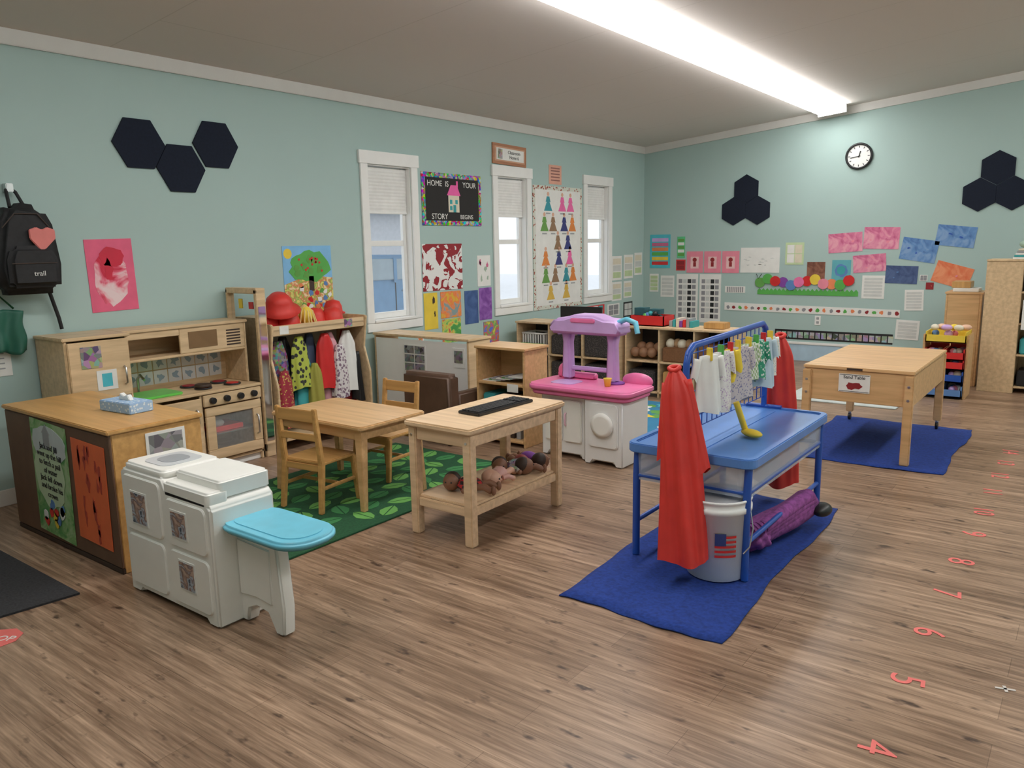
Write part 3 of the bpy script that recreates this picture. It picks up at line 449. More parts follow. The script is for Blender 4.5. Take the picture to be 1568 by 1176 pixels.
# ------------------------------------------------------------------ child table + chairs
g=G('child_table',(.92,-5.635,.0118)); prism(g,'table_top',rrect(-.415,.415,-.27,.27,.04),'Z',.475,.50,MAPLE,.006)
for nm,q in(('apron_front',(-.36,.36,-.235,-.215)),('apron_back',(-.36,.36,.215,.235)),('apron_left',(-.37,-.35,-.215,.215)),('apron_right',(.35,.37,-.215,.215))): box(g,nm,*q,.41,.475,MAPLE)
for i,(sx,sy) in enumerate(((-1,-1),(1,-1),(-1,1),(1,1))):
    x,y=sx*.355,sy*.215; mk(g,'leg_%d'%i,[(x+a*t+sx*e,y+b*t+sy*e,z) for z,t,e in((0,.017,.03),(.475,.028,0)) for a,b in((-1,-1),(1,-1),(1,1),(-1,1))],[(0,1,2,3),(4,5,6,7),(0,1,5,4),(1,2,6,5),(2,3,7,6),(3,0,4,7)],MAPLE,.004)
def chair(x,y,rz):
    g=G('wooden_child_chair',(x,y,.0118),rz); CH=HONEY
    prism(g,'seat',rrect(-.155,.155,-.13,.15,.03),'Z',.275,.295,CH,.005)
    for i,(sx,sy) in enumerate(((-1,-1),(1,-1),(-1,1),(1,1))):
        bx=sx*.15; by=sy*.13; cs=((-1,-1),(1,-1),(1,1),(-1,1))
        mk(g,('front_leg_%d' if sy>0 else 'back_post_%d')%i,
          [(bx+a*.015,by+sy*.03+b*.014,0) for a,b in cs]+[(bx*.95+a*.016,by+b*.016,.28) for a,b in cs]+([(bx*.95+a*.013,by-.035+b*.013,.61) for a,b in cs] if sy<0 else []),
          [(0,1,2,3)]+[(k,(k+1)%4,(k+1)%4+4,k+4) for k in range(4)]+([(k+4,(k+1)%4+4,(k+1)%4+8,k+8) for k in range(4)]+[(8,9,10,11)] if sy<0 else [(4,5,6,7)]),CH,.004)
    box(g,'top_slat',-.135,.135,-.172,-.156,.53,.60,CH,.006); box(g,'middle_slat',-.135,.135,-.160,-.144,.42,.46,CH,.006)
    box(g,'side_stretcher_left',-.155,-.137,-.13,.13,.13,.15,CH); box(g,'side_stretcher_right',.137,.155,-.13,.13,.13,.15,CH); box(g,'cross_stretcher',-.14,.14,-.01,.01,.131,.149,CH); box(g,'seat_rail_front',-.14,.14,.12,.135,.235,.275,CH); box(g,'seat_rail_back',-.14,.14,-.135,-.12,.235,.275,CH)
chair(.97,-5.91,.12); chair(.86,-5.26,math.pi+.06)
# ------------------------------------------------------------------ maple activity table
g=G('maple_activity_table',(1.95,-5.53,0)); prism(g,'table_top',rrect(-.225,.225,-.43,.43,.02),'Z',.585,.617,MAPLEL,.008)
for i,(sx,sy) in enumerate(((-1,-1),(1,-1),(-1,1),(1,1))): box(g,'leg_%d'%i,sx*.185-.026,sx*.185+.026,sy*.385-.026,sy*.385+.026,0,.585,MAPLEL,.006); cyl(g,'bolt_%d'%i,(sx*.185,sy*.412,.54),.007,.006,METAL,'Y')
for nm,q in(('apron_front',(-.16,.16,-.40,-.38)),('apron_back',(-.16,.16,.38,.40)),('apron_left',(-.20,-.18,-.36,.36)),('apron_right',(.18,.20,-.36,.36))): box(g,nm,*q,.515,.585,MAPLEL); box(g,'shelf_'+nm,*q,.155,.20,MAPLEL)
box(g,'lower_shelf',-.185,.185,-.385,.385,.20,.215,MAPLEL)
g=G('computer_keyboard',(1.955,-5.46,.618),math.pi/2-.03); box(g,'base',-.235,.235,-.075,.075,0,.016,BLACK,.006)
boxes(g,'keys',[(-.222+i*.0205,-.205+i*.0205,-.06+r*.024,-.041+r*.024,.016,.023) for i in range(16) for r in range(5)]+[(.125+i*.024,.143+i*.024,-.06+r*.024,-.041+r*.024,.016,.023) for i in range(4) for r in range(5)],M('key_black',(.03,.03,.033),.5))
def doll(x,y,z,rz,skin,cloth,hair):
    g=G('baby_doll',(x,y,z),rz)
    sph(g,'head',(0,0,.048),(.045,.05,.048),skin); sph(g,'hair',(0,.014,.056),(.046,.046,.045),hair); sph(g,'nose',(0,-.05,.046),.006,skin,8)
    sph(g,'eye_left',(-.016,-.046,.056),.005,BLACK,8); sph(g,'eye_right',(.016,-.046,.056),.005,BLACK,8)
    sph(g,'body',(.105,0,.043),(.07,.045,.042),cloth)
    for i,(a,b_) in enumerate((((.06,-.04,.04),(.10,-.085,.03)),((.06,.04,.04),(.10,.085,.03)))): tube(g,'arm_%d'%i,[a,((a[0]+b_[0])/2,(a[1]+b_[1])/2,.045),b_],.014,cloth); sph(g,'hand_%d'%i,b_,.015,skin,10)
    for i,s in enumerate((-1,1)): tube(g,'leg_%d'%i,[(.15,s*.02,.035),(.20,s*.04,.045),(.24,s*.045,.025)],.018,skin); sph(g,'foot_%d'%i,(.25,s*.045,.03),(.014,.016,.026),skin,10)
PLAID=checks('plaid_fabric',(.45,.02,.02),(.03,.02,.02),45)
doll(1.89,-5.78,.216,.35,SKIN1,PLAID,DARK); doll(2.04,-5.62,.216,1.9,SKIN2,M('peach_cloth',(.7,.4,.35)),SKIN2); doll(1.92,-5.40,.216,.8,SKIN1,multi('doll_dress',60,.3,.5),DARK); doll(2.04,-5.32,.216,2.4,SKIN1,M('doll_red',(.3,.04,.04)),DARK); doll(2.06,-5.19,.216,2.9,SKIN1,PURPLE,DARK)
# ------------------------------------------------------------------ pink toy kitchen
g=G('pink_toy_kitchen',(1.41,-4.27,0))
prism(g,'body_left',[(0,.0),(.05,0),(.07,.03),(.33,.03),(.34,0),(.39,0),(.39,.47),(.0,.47)],'Y',.02,.34,WHITE,.010,True); prism(g,'body_right',[(.39,.0),(.44,0),(.46,.03),(.62,.03),(.64,0),(.69,0),(.69,.47),(.39,.47)],'Y',-.03,.34,WHITE,.010,True)
prism(g,'counter',rrect(-.08,.75,-.07,.36,.08),'Z',.485,.53,HOT,.012,True); prism(g,'counter_edge',rrect(-.06,.73,-.05,.34,.07),'Z',.455,.49,HOT,.008,True)
prism(g,'door_left',rrect(.04,.185,.12,.42,.02),'Y',.004,.022,PLAST,.006); prism(g,'door_right',rrect(.20,.345,.12,.42,.02),'Y',.004,.022,PLAST,.006)
for i,x in enumerate((.165,.22)): tube(g,'door_handle_%d'%i,[(x,.0,.24),(x,-.012,.25),(x,-.012,.32),(x,.0,.33)],.006,M('pale_pink_plastic',(.8,.5,.6),.4))
prism(g,'washer_panel',rrect(.43,.66,.13,.44,.03),'Y',-.045,-.028,WHITE,.006); lathe(g,'washer_door_ring',[(.055,0),(.085,0),(.085,.015),(.06,.02)],PLAST,(.545,-.046,.29),28,(math.pi/2,0,0)); cyl(g,'washer_door_glass',(.545,-.052,.29),.06,.012,M('washer_glass',(.35,.38,.42),.1),'Y')
prism(g,'sink_basin',rrect(.06,.26,.02,.20,.05),'Z',.53,.533,LILAC); box(g,'backsplash_left',-.02,.30,.26,.32,.53,.575,HOT,.02)
for i,x in enumerate((.05,.42)): prism(g,'tower_post_%d'%i,[(x,.53),(x+.085,.53),(x+.075,.80),(x+.09,.88),(x+.0,.88),(x+.01,.80)],'Y',.20,.28,LILAC,.018,True)
prism(g,'tower_canopy',[(.0,.87),(.56,.87),(.58,.92),(.54,.98),(.44,.985),(.36,1.01),(.20,1.01),(.12,.985),(.04,.98),(-.02,.92)],'Y',.13,.31,LILAC,.02,True); prism(g,'canopy_vent',rrect(.18,.38,.955,.985,.014),'Y',.122,.14,HOT,.004)
prism(g,'tower_crossbar',rrect(.1,.45,.60,.63,.01),'Y',.22,.26,LILAC,.008)
tube(g,'blue_tap_arm',[(.52,.2,.96),(.60,.18,.99),(.68,.16,.97),(.70,.15,.90)],.018,TURQ); sph(g,'stove_heart_left',(.04,.28,.58),(.06,.03,.06),HOT); sph(g,'round_back_right',(.62,.31,.55),(.12,.03,.055),HOT); lathe(g,'yellow_cup',[(.02,0),(.028,.05),(.03,.055)],YEL,(.5,.1,.532),16); cyl(g,'purple_burner',(.5,.22,.536),.06,.01,PURPLE)
# ------------------------------------------------------------------ shelves in the middle
g=G('white_backed_shelf',(-.55,-4.02,0)); box(g,'white_back_panel',.02,1.07,0,.012,.06,.72,WHITE); box(g,'side_left',0,.02,0,.28,0,.74,BIRCH); box(g,'side_right',1.07,1.09,0,.28,0,.74,BIRCH); box(g,'top',-.01,1.10,-.01,.29,.74,.76,BIRCH); box(g,'bottom',.02,1.07,.01,.28,.04,.06,BIRCH); box(g,'middle',.02,1.07,.012,.28,.38,.4,BIRCH)
box(g,'photo_sheet',.36,.62,-.004,0,.44,.68,PAPER,0); boxes(g,'photo_prints',[(.375+i*.12,.485+i*.12,-.006,-.004,.455+k*.075,.52+k*.075) for i in range(2) for k in range(3)],multi('shelf_photos',30,.2,.3)); box(g,'photo_card',.92,1.05,-.004,0,.52,.68,PAPER,0); box(g,'photo_card_image',.94,1.03,-.006,-.004,.56,.66,multi('shelf_photo2',30,.2,.3),0)
g=G('small_bookcase',(.78,-4.22,0)); BW_=.46; box(g,'side_left',0,.018,0,.30,0,.73,MAPLE); box(g,'side_right',BW_-.018,BW_,0,.30,0,.73,MAPLE); box(g,'back',.018,BW_-.018,.29,.30,0,.73,MAPLE); box(g,'top',-.01,BW_+.01,-.01,.31,.73,.75,MAPLE); box(g,'shelf_upper',.018,BW_-.018,0,.29,.46,.48,MAPLE); box(g,'shelf_lower',.018,BW_-.018,0,.29,.22,.24,MAPLE); box(g,'bottom',.018,BW_-.018,0,.29,.03,.05,MAPLE)
box(g,'label_card',.30,.40,-.004,0,.42,.48,PAPER,0)
for i in range(7): box(g,'magazine_%d'%i,.04+.042*i,.17+.042*i,.03,.24,.481+.007*i,.487+.007*i,[PAPER,multi('magazine_cover',25,.4,.5),GREY][i%3],0,(0,0,.1*math.sin(i*3)))
for i in range(3): box(g,'basket_%d'%i,.03+i*.14,.15+i*.14,.04,.26,.241,.38,[TEAL,DARK,OAKY][i],.01)
for i in range(6): box(g,'lower_book_%d'%i,.04+.06*i,.08+.06*i,.05,.25,.051,.16+.01*(i%3),[DARK,GREY,MAROON,TEAL][i%4],.002)
g=G('brown_armchair',(.25,-4.50,0)); box(g,'back_cushion',0,.50,0,.13,.06,.55,LEATH,.04); box(g,'seat_cushion',.07,.43,.13,.45,.06,.28,LEATH,.04); box(g,'arm_left',0,.08,.11,.45,.06,.40,LEATH,.03); box(g,'arm_right',.42,.50,.11,.45,.06,.40,LEATH,.03)
for i,(x,y) in enumerate(((.05,.05),(.45,.05),(.05,.40),(.45,.40))): cyl(g,'foot_%d'%i,(x,y,.035),.02,.07,DARK)
def lowshelf(name,x0,x1,y,ncol,h=.69,dp=.36):
    g=G(name,(x0,y,0)); w=x1-x0
    box(g,'top',-.01,w+.01,-.01,dp,h-.02,h,BIRCH); box(g,'middle',.018,w-.018,0,dp-.01,.34,.358,BIRCH); box(g,'bottom',.018,w-.018,0,dp-.01,.04,.058,BIRCH); box(g,'back',.018,w-.018,dp-.02,dp-.01,.04,h-.02,M('peg_dark',(.05,.045,.045),.7))
    for i in range(ncol+1): xx=i*(w-.018)/ncol; box(g,'divider_%d'%i,xx,xx+.018,0,dp-.01,0,h-.02,BIRCH)
    return g
PERF=dots('perforated_dark',(.04,.035,.035),(.2,.17,.15),110,.25)
g=lowshelf('low_storage_shelf',-.47,.78,-2.02,3)
for i in range(3): box(g,'perforated_bin_%d'%i,.03+.41*i,.40+.41*i,.02,.3,.06,.28,PERF,.01)
box(g,'perforated_bin_3',.44,.79,.02,.3,.36,.56,PERF,.01); box(g,'perforated_bin_4',.85,1.19,.02,.3,.36,.60,PERF,.01)
box(g,'green_folder',.05,.35,.01,.02,.36,.46,GREEN,.002)
for i in range(8): box(g,'book_%d'%i,.86+.04*i,.885+.04*i,.03,.25,.602,.66,[TEAL,REDP,YEL,PAPER][i%4],.001)
for i in range(9): sph(g,'bin_toy_%d'%i,(.49+.032*i,.12+.03*(i%3),.575),(.03,.04,.035),[LILAC,YEL,CREAM,BLUEP][i%4],10)
g=lowshelf('cubby_storage_shelf',.82,1.92,-1.95,3)
WICK=wood('wicker',(.24,.11,.05),(30,30,30))
for i in range(3): box(g,'lower_bin_%d'%i,.04+.365*i,.32+.365*i,.02,.3,.06,.26,[PERF,OAKY,PERF][i],.01)
box(g,'upper_bin',.40,.68,.02,.3,.36,.50,WICK,.01); box(g,'upper_bin_far',.77,1.05,.02,.3,.36,.55,WICK,.01)
for i in range(6): sph(g,'brown_ball_%d'%i,(.08+.045*i,.08+.05*(i%2),.43+.05*(i%2)),.05,M('ball_brown',(.30,.15,.08),.6),12)
for i in range(4): sph(g,'stuffed_toy_%d'%i,(.45+.06*i,.10+.03*(i%2),.53),(.045,.05,.05),[CREAM,M('tan_plush',(.45,.28,.15),.9)][i%2],12)
for i in range(7): box(g,'top_book_%d'%i,.42+.035*i,.45+.035*i,.12,.28,.691,.75+.012*(i%3),[GREY,TEAL,CREAM,PURPLE,REDP][i%5],.001)
box(g,'wood_block_box',.78,.98,.1,.26,.691,.75,OAKY,.006)
g=G('white_laundry_basket',(-.28,-1.86,.36)); prism(g,'bottom',rrect(-.13,.13,-.1,.12,.03),'Z',0,.01,WHITE)
boxes(g,'slats',[(-.14+i*.033,-.125+i*.033,-.115,-.108,0,.2) for i in range(9)]+[(-.14,-.133,-.1+i*.033,-.085+i*.033,0,.2) for i in range(7)]+[(.133,.14,-.1+i*.033,-.085+i*.033,0,.2) for i in range(7)],WHITE); tube(g,'rim',[(-.14,-.115,.2),(.14,-.115,.2),(.14,.125,.2),(-.14,.125,.2)],.01,WHITE,True)
g=G('black_television',(.22,-1.8,.691),.1); box(g,'panel',-.24,.24,-.015,.015,.03,.16,BLACK); box(g,'stand',-.12,.12,-.07,.07,0,.012,BLACK); box(g,'neck',-.03,.03,-.01,.01,.01,.04,BLACK)
g=G('toy_basket',(.98,-1.75,.691))
boxes(g,'red_crate',[(-.15,.22,-.12,-.11,0,.10),(-.15,.22,.11,.12,0,.10),(-.15,-.14,-.12,.12,0,.10),(.21,.22,-.12,.12,0,.10),(-.15,.22,-.12,.12,0,.01)],REDP)
for i in range(14): sph(g,'toy_%d'%i,(random.uniform(-.11,.18),random.uniform(-.08,.08),random.uniform(.05,.13)),random.uniform(.02,.04),[BLACK,BLUEP,YEL,GREEN,TEAL][i%5],10)
boxes(g,'toy_car_ramp',[(-.13,-.02,-.06,.06,.10,.17),(.02,.14,-.05,.05,.11,.16)],M('toy_dark_teal',(.03,.12,.14),.5))
g=G('patterned_area_rug',(1.0,-3.45,0)); box(g,'pile',0,1.55,0,1.3,.001,.010,M('rug_blue_teal',(.04,.22,.40),.95),.003)
for k,cm in enumerate((LGREEN,YEL,CYAN,PAPER)): flats(g,'motif_%d'%k,[blob(random.uniform(.12,1.42),random.uniform(.12,1.18),.075,12,.35) for _ in range(9)],'Z',.010,.0112+.0003*k,cm)
g=G('pale_play_mat',(2.2,-1.35,0)); box(g,'mat',0,1.0,0,1.7,.001,.010,M('pale_mat',(.55,.60,.58),.9),.003); flats(g,'squares',[rect(.08+i*.3,.3+i*.3,.1+j*.32,.34+j*.32) for i in range(3) for j in range(5) if (i+j)%2],'Z',.010,.0115,CREAM)
# ------------------------------------------------------------------ blue rugs
def rug(name,pts,mat,th=.006):
    N=22; v=[];f=[]
    for j in range(N+1):
        for i in range(N+1):
            s,t=i/N,j/N; x=(pts[0][0]*(1-s)+pts[1][0]*s)*(1-t)+(pts[3][0]*(1-s)+pts[2][0]*s)*t; y=(pts[0][1]*(1-s)+pts[1][1]*s)*(1-t)+(pts[3][1]*(1-s)+pts[2][1]*s)*t
            x+=.014*math.sin(t*9+1)+.004*math.sin(t*31); y+=.012*math.sin(s*7)+.004*math.sin(s*27); v.append((x,y,th+.002*math.sin(s*11+t*6)+.002))
    W=N+1
    for j in range(N):
        for i in range(N): f.append((j*W+i,j*W+i+1,(j+1)*W+i+1,(j+1)*W+i))
    g=G(name); o=mk(g,'pile',v,f,mat,0,True); q=o.modifiers.new('s','SOLIDIFY'); q.thickness=.0055; q.offset=-1; return g
rug('blue_rug',[(2.80,-6.14),(3.53,-6.14),(3.50,-4.34),(2.80,-4.34)],RUGB); rug('blue_rug',[(2.80,-3.36),(3.85,-3.30),(3.86,-1.87),(2.85,-1.87)],RUGB)
g=G('black_door_mat',(.25,-7.62,0)); prism(g,'rubber',[(-.42,-.6),(.70,-.45),(.80,.28),(-.42,.28)],'Z',.001,.01,M('charcoal_mat',(.03,.03,.033),.95,var=.3,scale=90))
# ------------------------------------------------------------------ water table
g=G('blue_water_table',(2.83,-5.58,.0105)); W_=.61; L2=1.15
def ring(o,i_,z0,z1,n,mat,bev=.008):
    N=len(o); v=[(x,y,z0) for x,y in o]+[(x,y,z1) for x,y in o]+[(x,y,z1) for x,y in i_]+[(x,y,z0) for x,y in i_]
    f=[(s*N+k,s*N+(k+1)%N,((s+1)%4)*N+(k+1)%N,((s+1)%4)*N+k) for k in range(N) for s in range(4)]
    return mk(g,n,v,f,mat,bev,False)
prism(g,'lid',rrect(0,W_,0,L2,.05),'Z',.52,.552,TABLEB,.01,True); ring(rrect(-.005,W_+.005,-.005,L2+.005,.055),rrect(.03,W_-.03,.03,L2-.03,.03),.515,.561,'lid_rim',TABLEB,.005)
prism(g,'lid_ridge',rrect(.33,.35,.08,L2-.08,.008),'Z',.552,.556,TABLEB,.001)
ring(rrect(.02,W_-.02,.02,L2-.02,.05),rrect(.026,W_-.026,.026,L2-.026,.05),.38,.52,'clear_tub',glassy('clear_tub_plastic',(.66,.75,.86),.34,.2),0); prism(g,'tub_floor',rrect(.03,W_-.03,.03,L2-.03,.05),'Z',.38,.386,glassy('clear_tub_plastic',(0,0,0),.4))
for nm,x in(('left',.04),('right',W_-.03)):
    tube(g,'leg_near_'+nm,[(x,.03,0),(x,.03,.40),(x,.04,.52)],.018,ROYAL); tube(g,'leg_far_'+nm,[(x,L2-.04,0),(x,L2-.04,.40),(x,L2-.04,.52)],.018,ROYAL)
    tube(g,'lower_rail_'+nm,[(x,.03,.17),(x,L2-.04,.17)],.012,ROYAL); tube(g,'upper_rail_'+nm,[(x,.03,.40),(x,L2-.04,.40)],.012,ROYAL)
for nm,y in(('near',.03),('far',L2-.04)): tube(g,'cross_rail_'+nm,[(.04,y,.40),(W_-.03,y,.40)],.012,ROYAL)
g=G('blue_drying_rack',(3.09,-5.50,.574)); R2=1.05; HR=.455
tube(g,'frame',[(0,0,0),(0,0,HR-.08),(0,.02,HR-.03),(0,.07,HR),(0,R2-.07,HR+.02),(0,R2-.02,HR-.01),(0,R2,HR-.06),(0,R2,0)],.016,ROYAL)
for i in range(1,17): tube(g,'wire_v_%d'%i,[(0,i*R2/17,.06),(0,i*R2/17,HR)],.0028,ROYAL,res=1)
for i in range(7): tube(g,'wire_h_%d'%i,[(0,.0,.06+i*.06),(0,R2,.06+i*.06)],.0028,ROYAL,res=1)
for i,y in enumerate((0,R2)): tube(g,'foot_%d'%i,[(-.10,y,.001),(.10,y,.001)],.012,ROYAL)
items=[(-5.39,PAPER,.12,.27),(-5.26,dots('baby_print',(.72,.70,.68),(.45,.3,.5),90),.15,.28),(-5.14,M('mustard_cloth',(.80,.60,.05),.8),.06,.15),(-5.04,dots('mauve_print',(.55,.50,.52),(.2,.2,.35),80),.15,.27),(-4.90,checks('green_check',(.30,.42,.20),(.7,.72,.65),70),.14,.20),(-4.79,dots('green_dot_cloth',(.03,.28,.16),(.7,.75,.7),60,.35),.12,.20),(-4.68,M('pale_blue_cloth',(.5,.62,.7),.8),.13,.26),(-4.58,dots('pastel_print',(.75,.72,.65),(.3,.5,.5),70),.12,.20)]
for i,(y,mt,w_,h_) in enumerate(items):
    q=G('baby_clothes',(3.150,y,.574+HR-.045),math.pi/2-.35+.15*math.sin(i*2)); clothtube(q,'garment',lambda t:(w_*(.55+.25*t)*.9,.012+.012*t,-h_*t),mt,4,.2,(0,0,0),(0,0,0),i,36,12)
    for s in(-1,1): clothtube(q,'sleeve_%d'%s,lambda t:(.022,.012,-.10*t),mt,3,.15,(s*(w_*.5+.012),0,-.012),(0,-s*.25,0),i,16,6)
    box(q,'clothes_pin',-.006,.006,-.020,.012,-.025,.035,[YEL,GREEN,REDP,YEL][i%4],.002)
q=G('yellow_toy_spoon',(3.26,-5.16,.566)); tube(q,'handle',[(-.02,.02,.03),(-.03,-.02,.10),(-.05,-.03,.17)],.015,YEL,False,False); sph(q,'bowl',(.02,0.0,.020),(.065,.035,.018),YEL,20,(0,0,-.5))
def smock(name,loc,rx,ry,rz,h_,w0,w1,d1,ph,sleeves=True):
    g=G(name,loc,rz,rx,ry)
    def pf(t):
        e=min(1,t/.16); return (w0*(.30+.70*math.sin(e*math.pi/2))+(w1-w0)*t, .02+.02*math.sin(e*math.pi/2)+(d1-.03)*t, -h_*t)
    clothtube(g,'smock_body',pf,RED,4,.26,(0,0,0),(0,0,0),ph,96,44,(.01,0))
    if sleeves:
        clothtube(g,'sleeve_right',lambda t:(.020+.016*t,.018+.012*t,-h_*.48*t),RED,3,.22,(w0*.80,0,-.05),(.05,-.10,0),2,28,16); clothtube(g,'sleeve_left',lambda t:(.018+.010*t,.018+.01*t,-h_*.40*t),RED,3,.2,(-w0*.70,.02,-.06),(0,.08,0),4,28,14)
    tube(g,'collar',[(-.030,-.01,.005),(0,-.025,-.015),(.030,-.01,.005),(0,.018,.012)],.010,RED,True,False)
smock('red_smock',(3.08,-5.60,.945),-.19,-.10,.25,.855,.066,.100,.055,.6)
smock('red_smock',(3.145,-4.37,.97),0,0,.1,.86,.055,.115,.055,1.3,False)
# bucket
g=G('white_bucket',(3.27,-5.53,.0125)); lathe(g,'pail',[(.125,0),(.13,.004),(.142,.31),(.15,.312),(.15,.335),(.144,.337),(.146,.36),(.15,.362),(.15,.372),(.142,.372),(.138,.31),(.122,.01)],M('bucket_white',(.90,.90,.89),.3,var=.02),(0,0,0),40)
lathe(g,'contents',[(.13,.33),(.132,.335),(.1,.355),(.01,.358)],glassy('bucket_lid',(.75,.78,.8),.7),(0,0,0),30); tube(g,'wire_handle',[(.15,0,.32),(.175,-.03,.25),(.17,-.05,.17),(.15,-.07,.14)],.003,METAL)
def onb(a,z,r=.1385): return (r*math.cos(a),r*math.sin(a),z)
v=[];f=[]
for k in range(5):
    for i in range(9):
        a=-1.25+i*.085
        for dz in(0,.011): v.append(onb(a,.12+k*.022+dz,.1415))
    s=k*18
    for i in range(8): f.append((s+2*i,s+2*i+2,s+2*i+3,s+2*i+1))
mk(g,'flag_stripes',v,f,REDP); v=[];f=[]
for i in range(5):
    a=-1.25+i*.085; v+=[onb(a,.175,.1425),onb(a,.23,.1425)]
for i in range(4): f.append((2*i,2*i+2,2*i+3,2*i+1))
mk(g,'flag_canton',v,f,M('flag_navy',(.03,.05,.2),.5))
# purple blanket
g=G('purple_blanket',(3.37,-4.97,.022)); PB=M('purple_towel',(.28,.075,.28),.95,var=.35,scale=45)
def lump(p,n,c,r,mat,rot=(0,0,0),amp=.12,fq=5):
    o=sph(p,n,c,r,mat,48,rot)
    for vv in o.data.vertices:
        q=vv.co; k=1+amp*math.sin(q.x/r[0]*fq+q.y/r[1]*3)*math.cos(q.z/r[2]*fq*.7+q.y/r[1]*4); vv.co=q*k
    return o
for i in range(4):
    rr=.072-.012*i; tube(g,'roll_layer_%d'%i,[(-.07+.02*i,-.27+.015*i,.065+.016*i),(-.03+.02*i,-.1,.08+.022*i),(.03+.01*i,.1,.09+.024*i),(.06+.01*i,.25-.02*i,.12+.02*i)],rr,PB,False,False,6)
lump(g,'loose_end',(-.05,-.23,.06),(.085,.09,.055),PB,(0,0,.4),.15,6); sph(g,'dark_sock',(.14,.24,.10),(.05,.07,.035),BLACK)
# ------------------------------------------------------------------ sand table
g=G('sand_table',(2.95,-3.22,.0105)); SW,SL,SH=.69,1.24,.63
prism(g,'lid',rrect(-.01,SW+.01,-.01,SL+.01,.01),'Z',SH-.022,SH,MAPLE,.004)
for nm,q in(('side_front',(0,SW,0,.02)),('side_back',(0,SW,SL-.02,SL)),('side_left',(0,.02,.02,SL-.02)),('side_right',(SW-.02,SW,.02,SL-.02))): box(g,nm,*q,.39,SH-.022,MAPLE)
box(g,'bottom',.02,SW-.02,.02,SL-.02,.39,.41,MAPLE)
for i,(x,y) in enumerate(((.02,.02),(SW-.02,.02),(.02,SL-.02),(SW-.02,SL-.02))):
    c_=(-.02 if y<.5 else .02); box(g,'leg_%d'%i,x-.028,x+.028,y+c_-.022,y+c_+.022,.07 if y>.5 else 0.0,SH-.03,MAPLE,.005)
    for z in(.44,.53): cyl(g,'bolt_%d_%d'%(i,z*100),(x,y+c_-.023,z),.009,.005,METAL,'Y')
    if y>.5: cyl(g,'caster_%d'%i,(x,y+c_,.028),.028,.02,BLACK,'X'); cyl(g,'caster_stem_%d'%i,(x,y+c_,.06),.012,.03,METAL)
box(g,'finger_slot',.28,.38,-.012,-.009,SH-.018,SH-.004,DARK,0)
box(g,'sign_card',.23,.43,-.005,-.001,.46,.585,PAPER,.0005); text(g,'sign_text','Sand Table',.032,(.33,-.006,.563),BLACK); flats(g,'sign_picture',[blob(.33,.505,.05,14,.3,.025)],'Y',-.006,-.005,MAROON); flats(g,'sign_border',[rect(.235,.425,.465,.468),rect(.235,.425,.578,.581)],'Y',-.006,-.005,BLACK)
# ------------------------------------------------------------------ bin rack, tall shelf
g=G('toy_bin_rack',(3.26,-.55,0))
for x in(0,.36): box(g,'side_%d'%(x*100),x-.01,x+.01,0,.34,0,.60,MAPLE)
for i,z in enumerate((.53,.37,.28,.16,.02)):
    for k in range(1 if i==0 else 2):
        x0=.015+k*.17; x1=x0+(.335 if i==0 else .16); y0=-.04
        boxes(g,'bin_%d_%d'%(i,k),[(x0,x1,y0,y0+.01,z,z+.07),(x0,x1,.29,.30,z,z+.12),(x0,x0+.008,y0,.3,z,z+.10),(x1-.008,x1,y0,.3,z,z+.10),(x0,x1,y0,.3,z,z+.01)],[YEL,REDP,REDP,GREEN,BLUEP][i] if not(k and i==3) else ROYAL)
        for t in range(5): sph(g,'bin_toy_%d_%d_%d'%(i,k,t),(random.uniform(x0+.04,x1-.04),random.uniform(.02,.24),z+.065),random.uniform(.025,.04),[PAPER,CREAM,LILAC,SALM,BLUEP][(t+i)%5],10)
for i in range(6): sph(g,'top_toy_%d'%i,(.07+.05*i,.08+.07*(i%2),.66),(.035,.05,.03),[CREAM,M('peach_toy',(.8,.5,.35)),LILAC,YEL][i%4],12,(0,0,i))
g=G('corner_bookcase',(3.30,.25,0)); box(g,'side_left',0,.02,0,.4,0,.93,MAPLE); box(g,'side_right',.30,.32,0,.4,0,.93,MAPLE); box(g,'top',-.01,.33,-.01,.41,.93,.95,MAPLE); box(g,'back',.02,.30,0,.01,.0,.93,MAPLE); box(g,'paper_stack',.05,.28,.05,.3,.951,.985,PAPER); box(g,'binder_box',.03,.20,.1,.35,.986,1.05,OAKY)
g=G('tall_bookshelf',(3.66,.02,0)); box(g,'side_panel',0,.30,0,.02,0,1.26,BIRCH); box(g,'side_edge',0,.02,.02,.42,0,1.26,BIRCH); box(g,'far_side',.98,1.0,.02,.42,0,1.26,BIRCH); box(g,'top',-.005,1.0,-.005,.43,1.26,1.28,BIRCH); box(g,'back',.02,.98,.41,.42,0,1.26,BIRCH)
for i,z in enumerate((.05,.36,.66,.96)):
    box(g,'shelf_%d'%i,.30,.98,.02,.40,z,z+.018,BIRCH)
    for k in range(3): box(g,'shelf_bin_%d_%d'%(i,k),.32+k*.22,.52+k*.22,.05,.35,z+.019,z+.17,[BLACK,TEAL,PAPER][(i+k)%3],.01)
box(g,'divider',.28,.30,.02,.41,0,1.26,BIRCH); box(g,'hanging_paper',.32,.42,.0,.004,.62,.9,PAPER,0)
for i in range(5): box(g,'paper_stack_%d'%i,.20+.01*i,.46+.008*i,.05,.34,1.281+.02*i,1.298+.02*i,[PAPER,TEAL,PAPER,GREY,CREAM][i],.001)
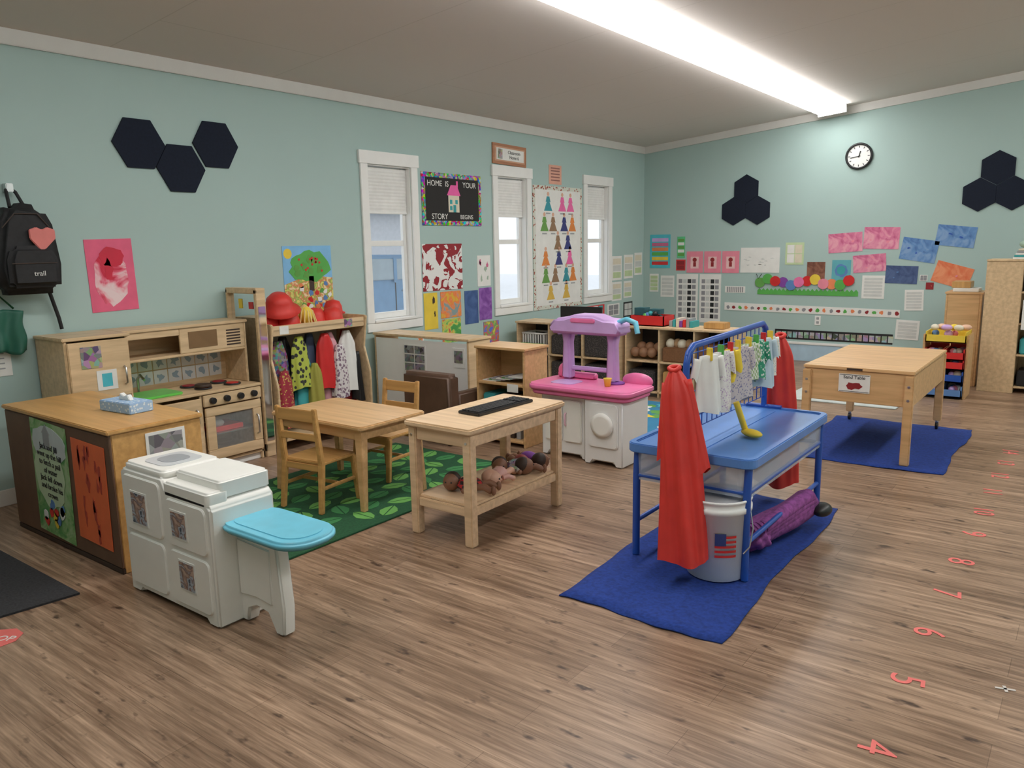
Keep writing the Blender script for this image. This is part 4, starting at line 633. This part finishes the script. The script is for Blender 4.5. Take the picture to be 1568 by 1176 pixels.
sph(g,'green_top_item',(.35,.2,1.42),(.12,.1,.05),M('sage_item',(.35,.5,.4)))
# ------------------------------------------------------------------ floor stickers
NR=M('coral_vinyl',(.78,.17,.15),.6)
for s,y in(('4',-6.45),('5',-6.00),('6',-5.59),('7',-5.17),('8',-4.76),('9',-4.33),('10',-3.92),('11',-3.50),('12',-3.10),('13',-2.75),('14',-2.42)):
    g=G('floor_number_sticker',(4.15,y,.001)); text(g,'digit',s,.155 if len(s)<2 else .14,(0,0,.0006),NR,(0,0,-1.45),.0005)
g=G('stop_sign_floor_sticker',(1.20,-7.72,.001),math.pi/8); prism(g,'octagon',[(.085*math.cos(math.radians(45*i)),.085*math.sin(math.radians(45*i))) for i in range(8)],'Z',0,.001,NR); text(g,'stop_text','STOP',.055,(0,0,.0015),PAPER,(0,0,.2),.0004)
g=G('white_tape_mark',(4.43,-5.87,.001),.3); flats(g,'tape',[rect(-.03,.03,-.005,.005),rect(-.005,.005,-.02,.02)],'Z',0,.001,M('scuffed_tape',(.6,.56,.52),.7))
# ------------------------------------------------------------------ world & camera
w=bpy.data.worlds.new('overcast_sky'); SC.world=w; w.use_nodes=True; nt=w.node_tree; bg=nt.nodes['Background']; bg.inputs[0].default_value=(.88,.94,1,1); bg.inputs[1].default_value=1.25
f=1193.4; yaw,pi_,ro=math.radians(37.147),math.radians(10.118),math.radians(-1.055)
F_=Vector((-math.sin(yaw)*math.cos(pi_),math.cos(yaw)*math.cos(pi_),-math.sin(pi_))); r=Vector((math.cos(yaw),math.sin(yaw),0)); u=r.cross(F_)
r2=r*math.cos(ro)+u*math.sin(ro); u2=-r*math.sin(ro)+u*math.cos(ro)
cam=bpy.data.cameras.new('camera'); co=bpy.data.objects.new('camera',cam); link(co); cam.sensor_width=36; cam.lens=36*f/1568; cam.clip_start=.05
co.matrix_world=Matrix(((r2[0],u2[0],-F_[0],4.569),(r2[1],u2[1],-F_[1],-8.767),(r2[2],u2[2],-F_[2],1.5),(0,0,0,1)))
SC.camera=co
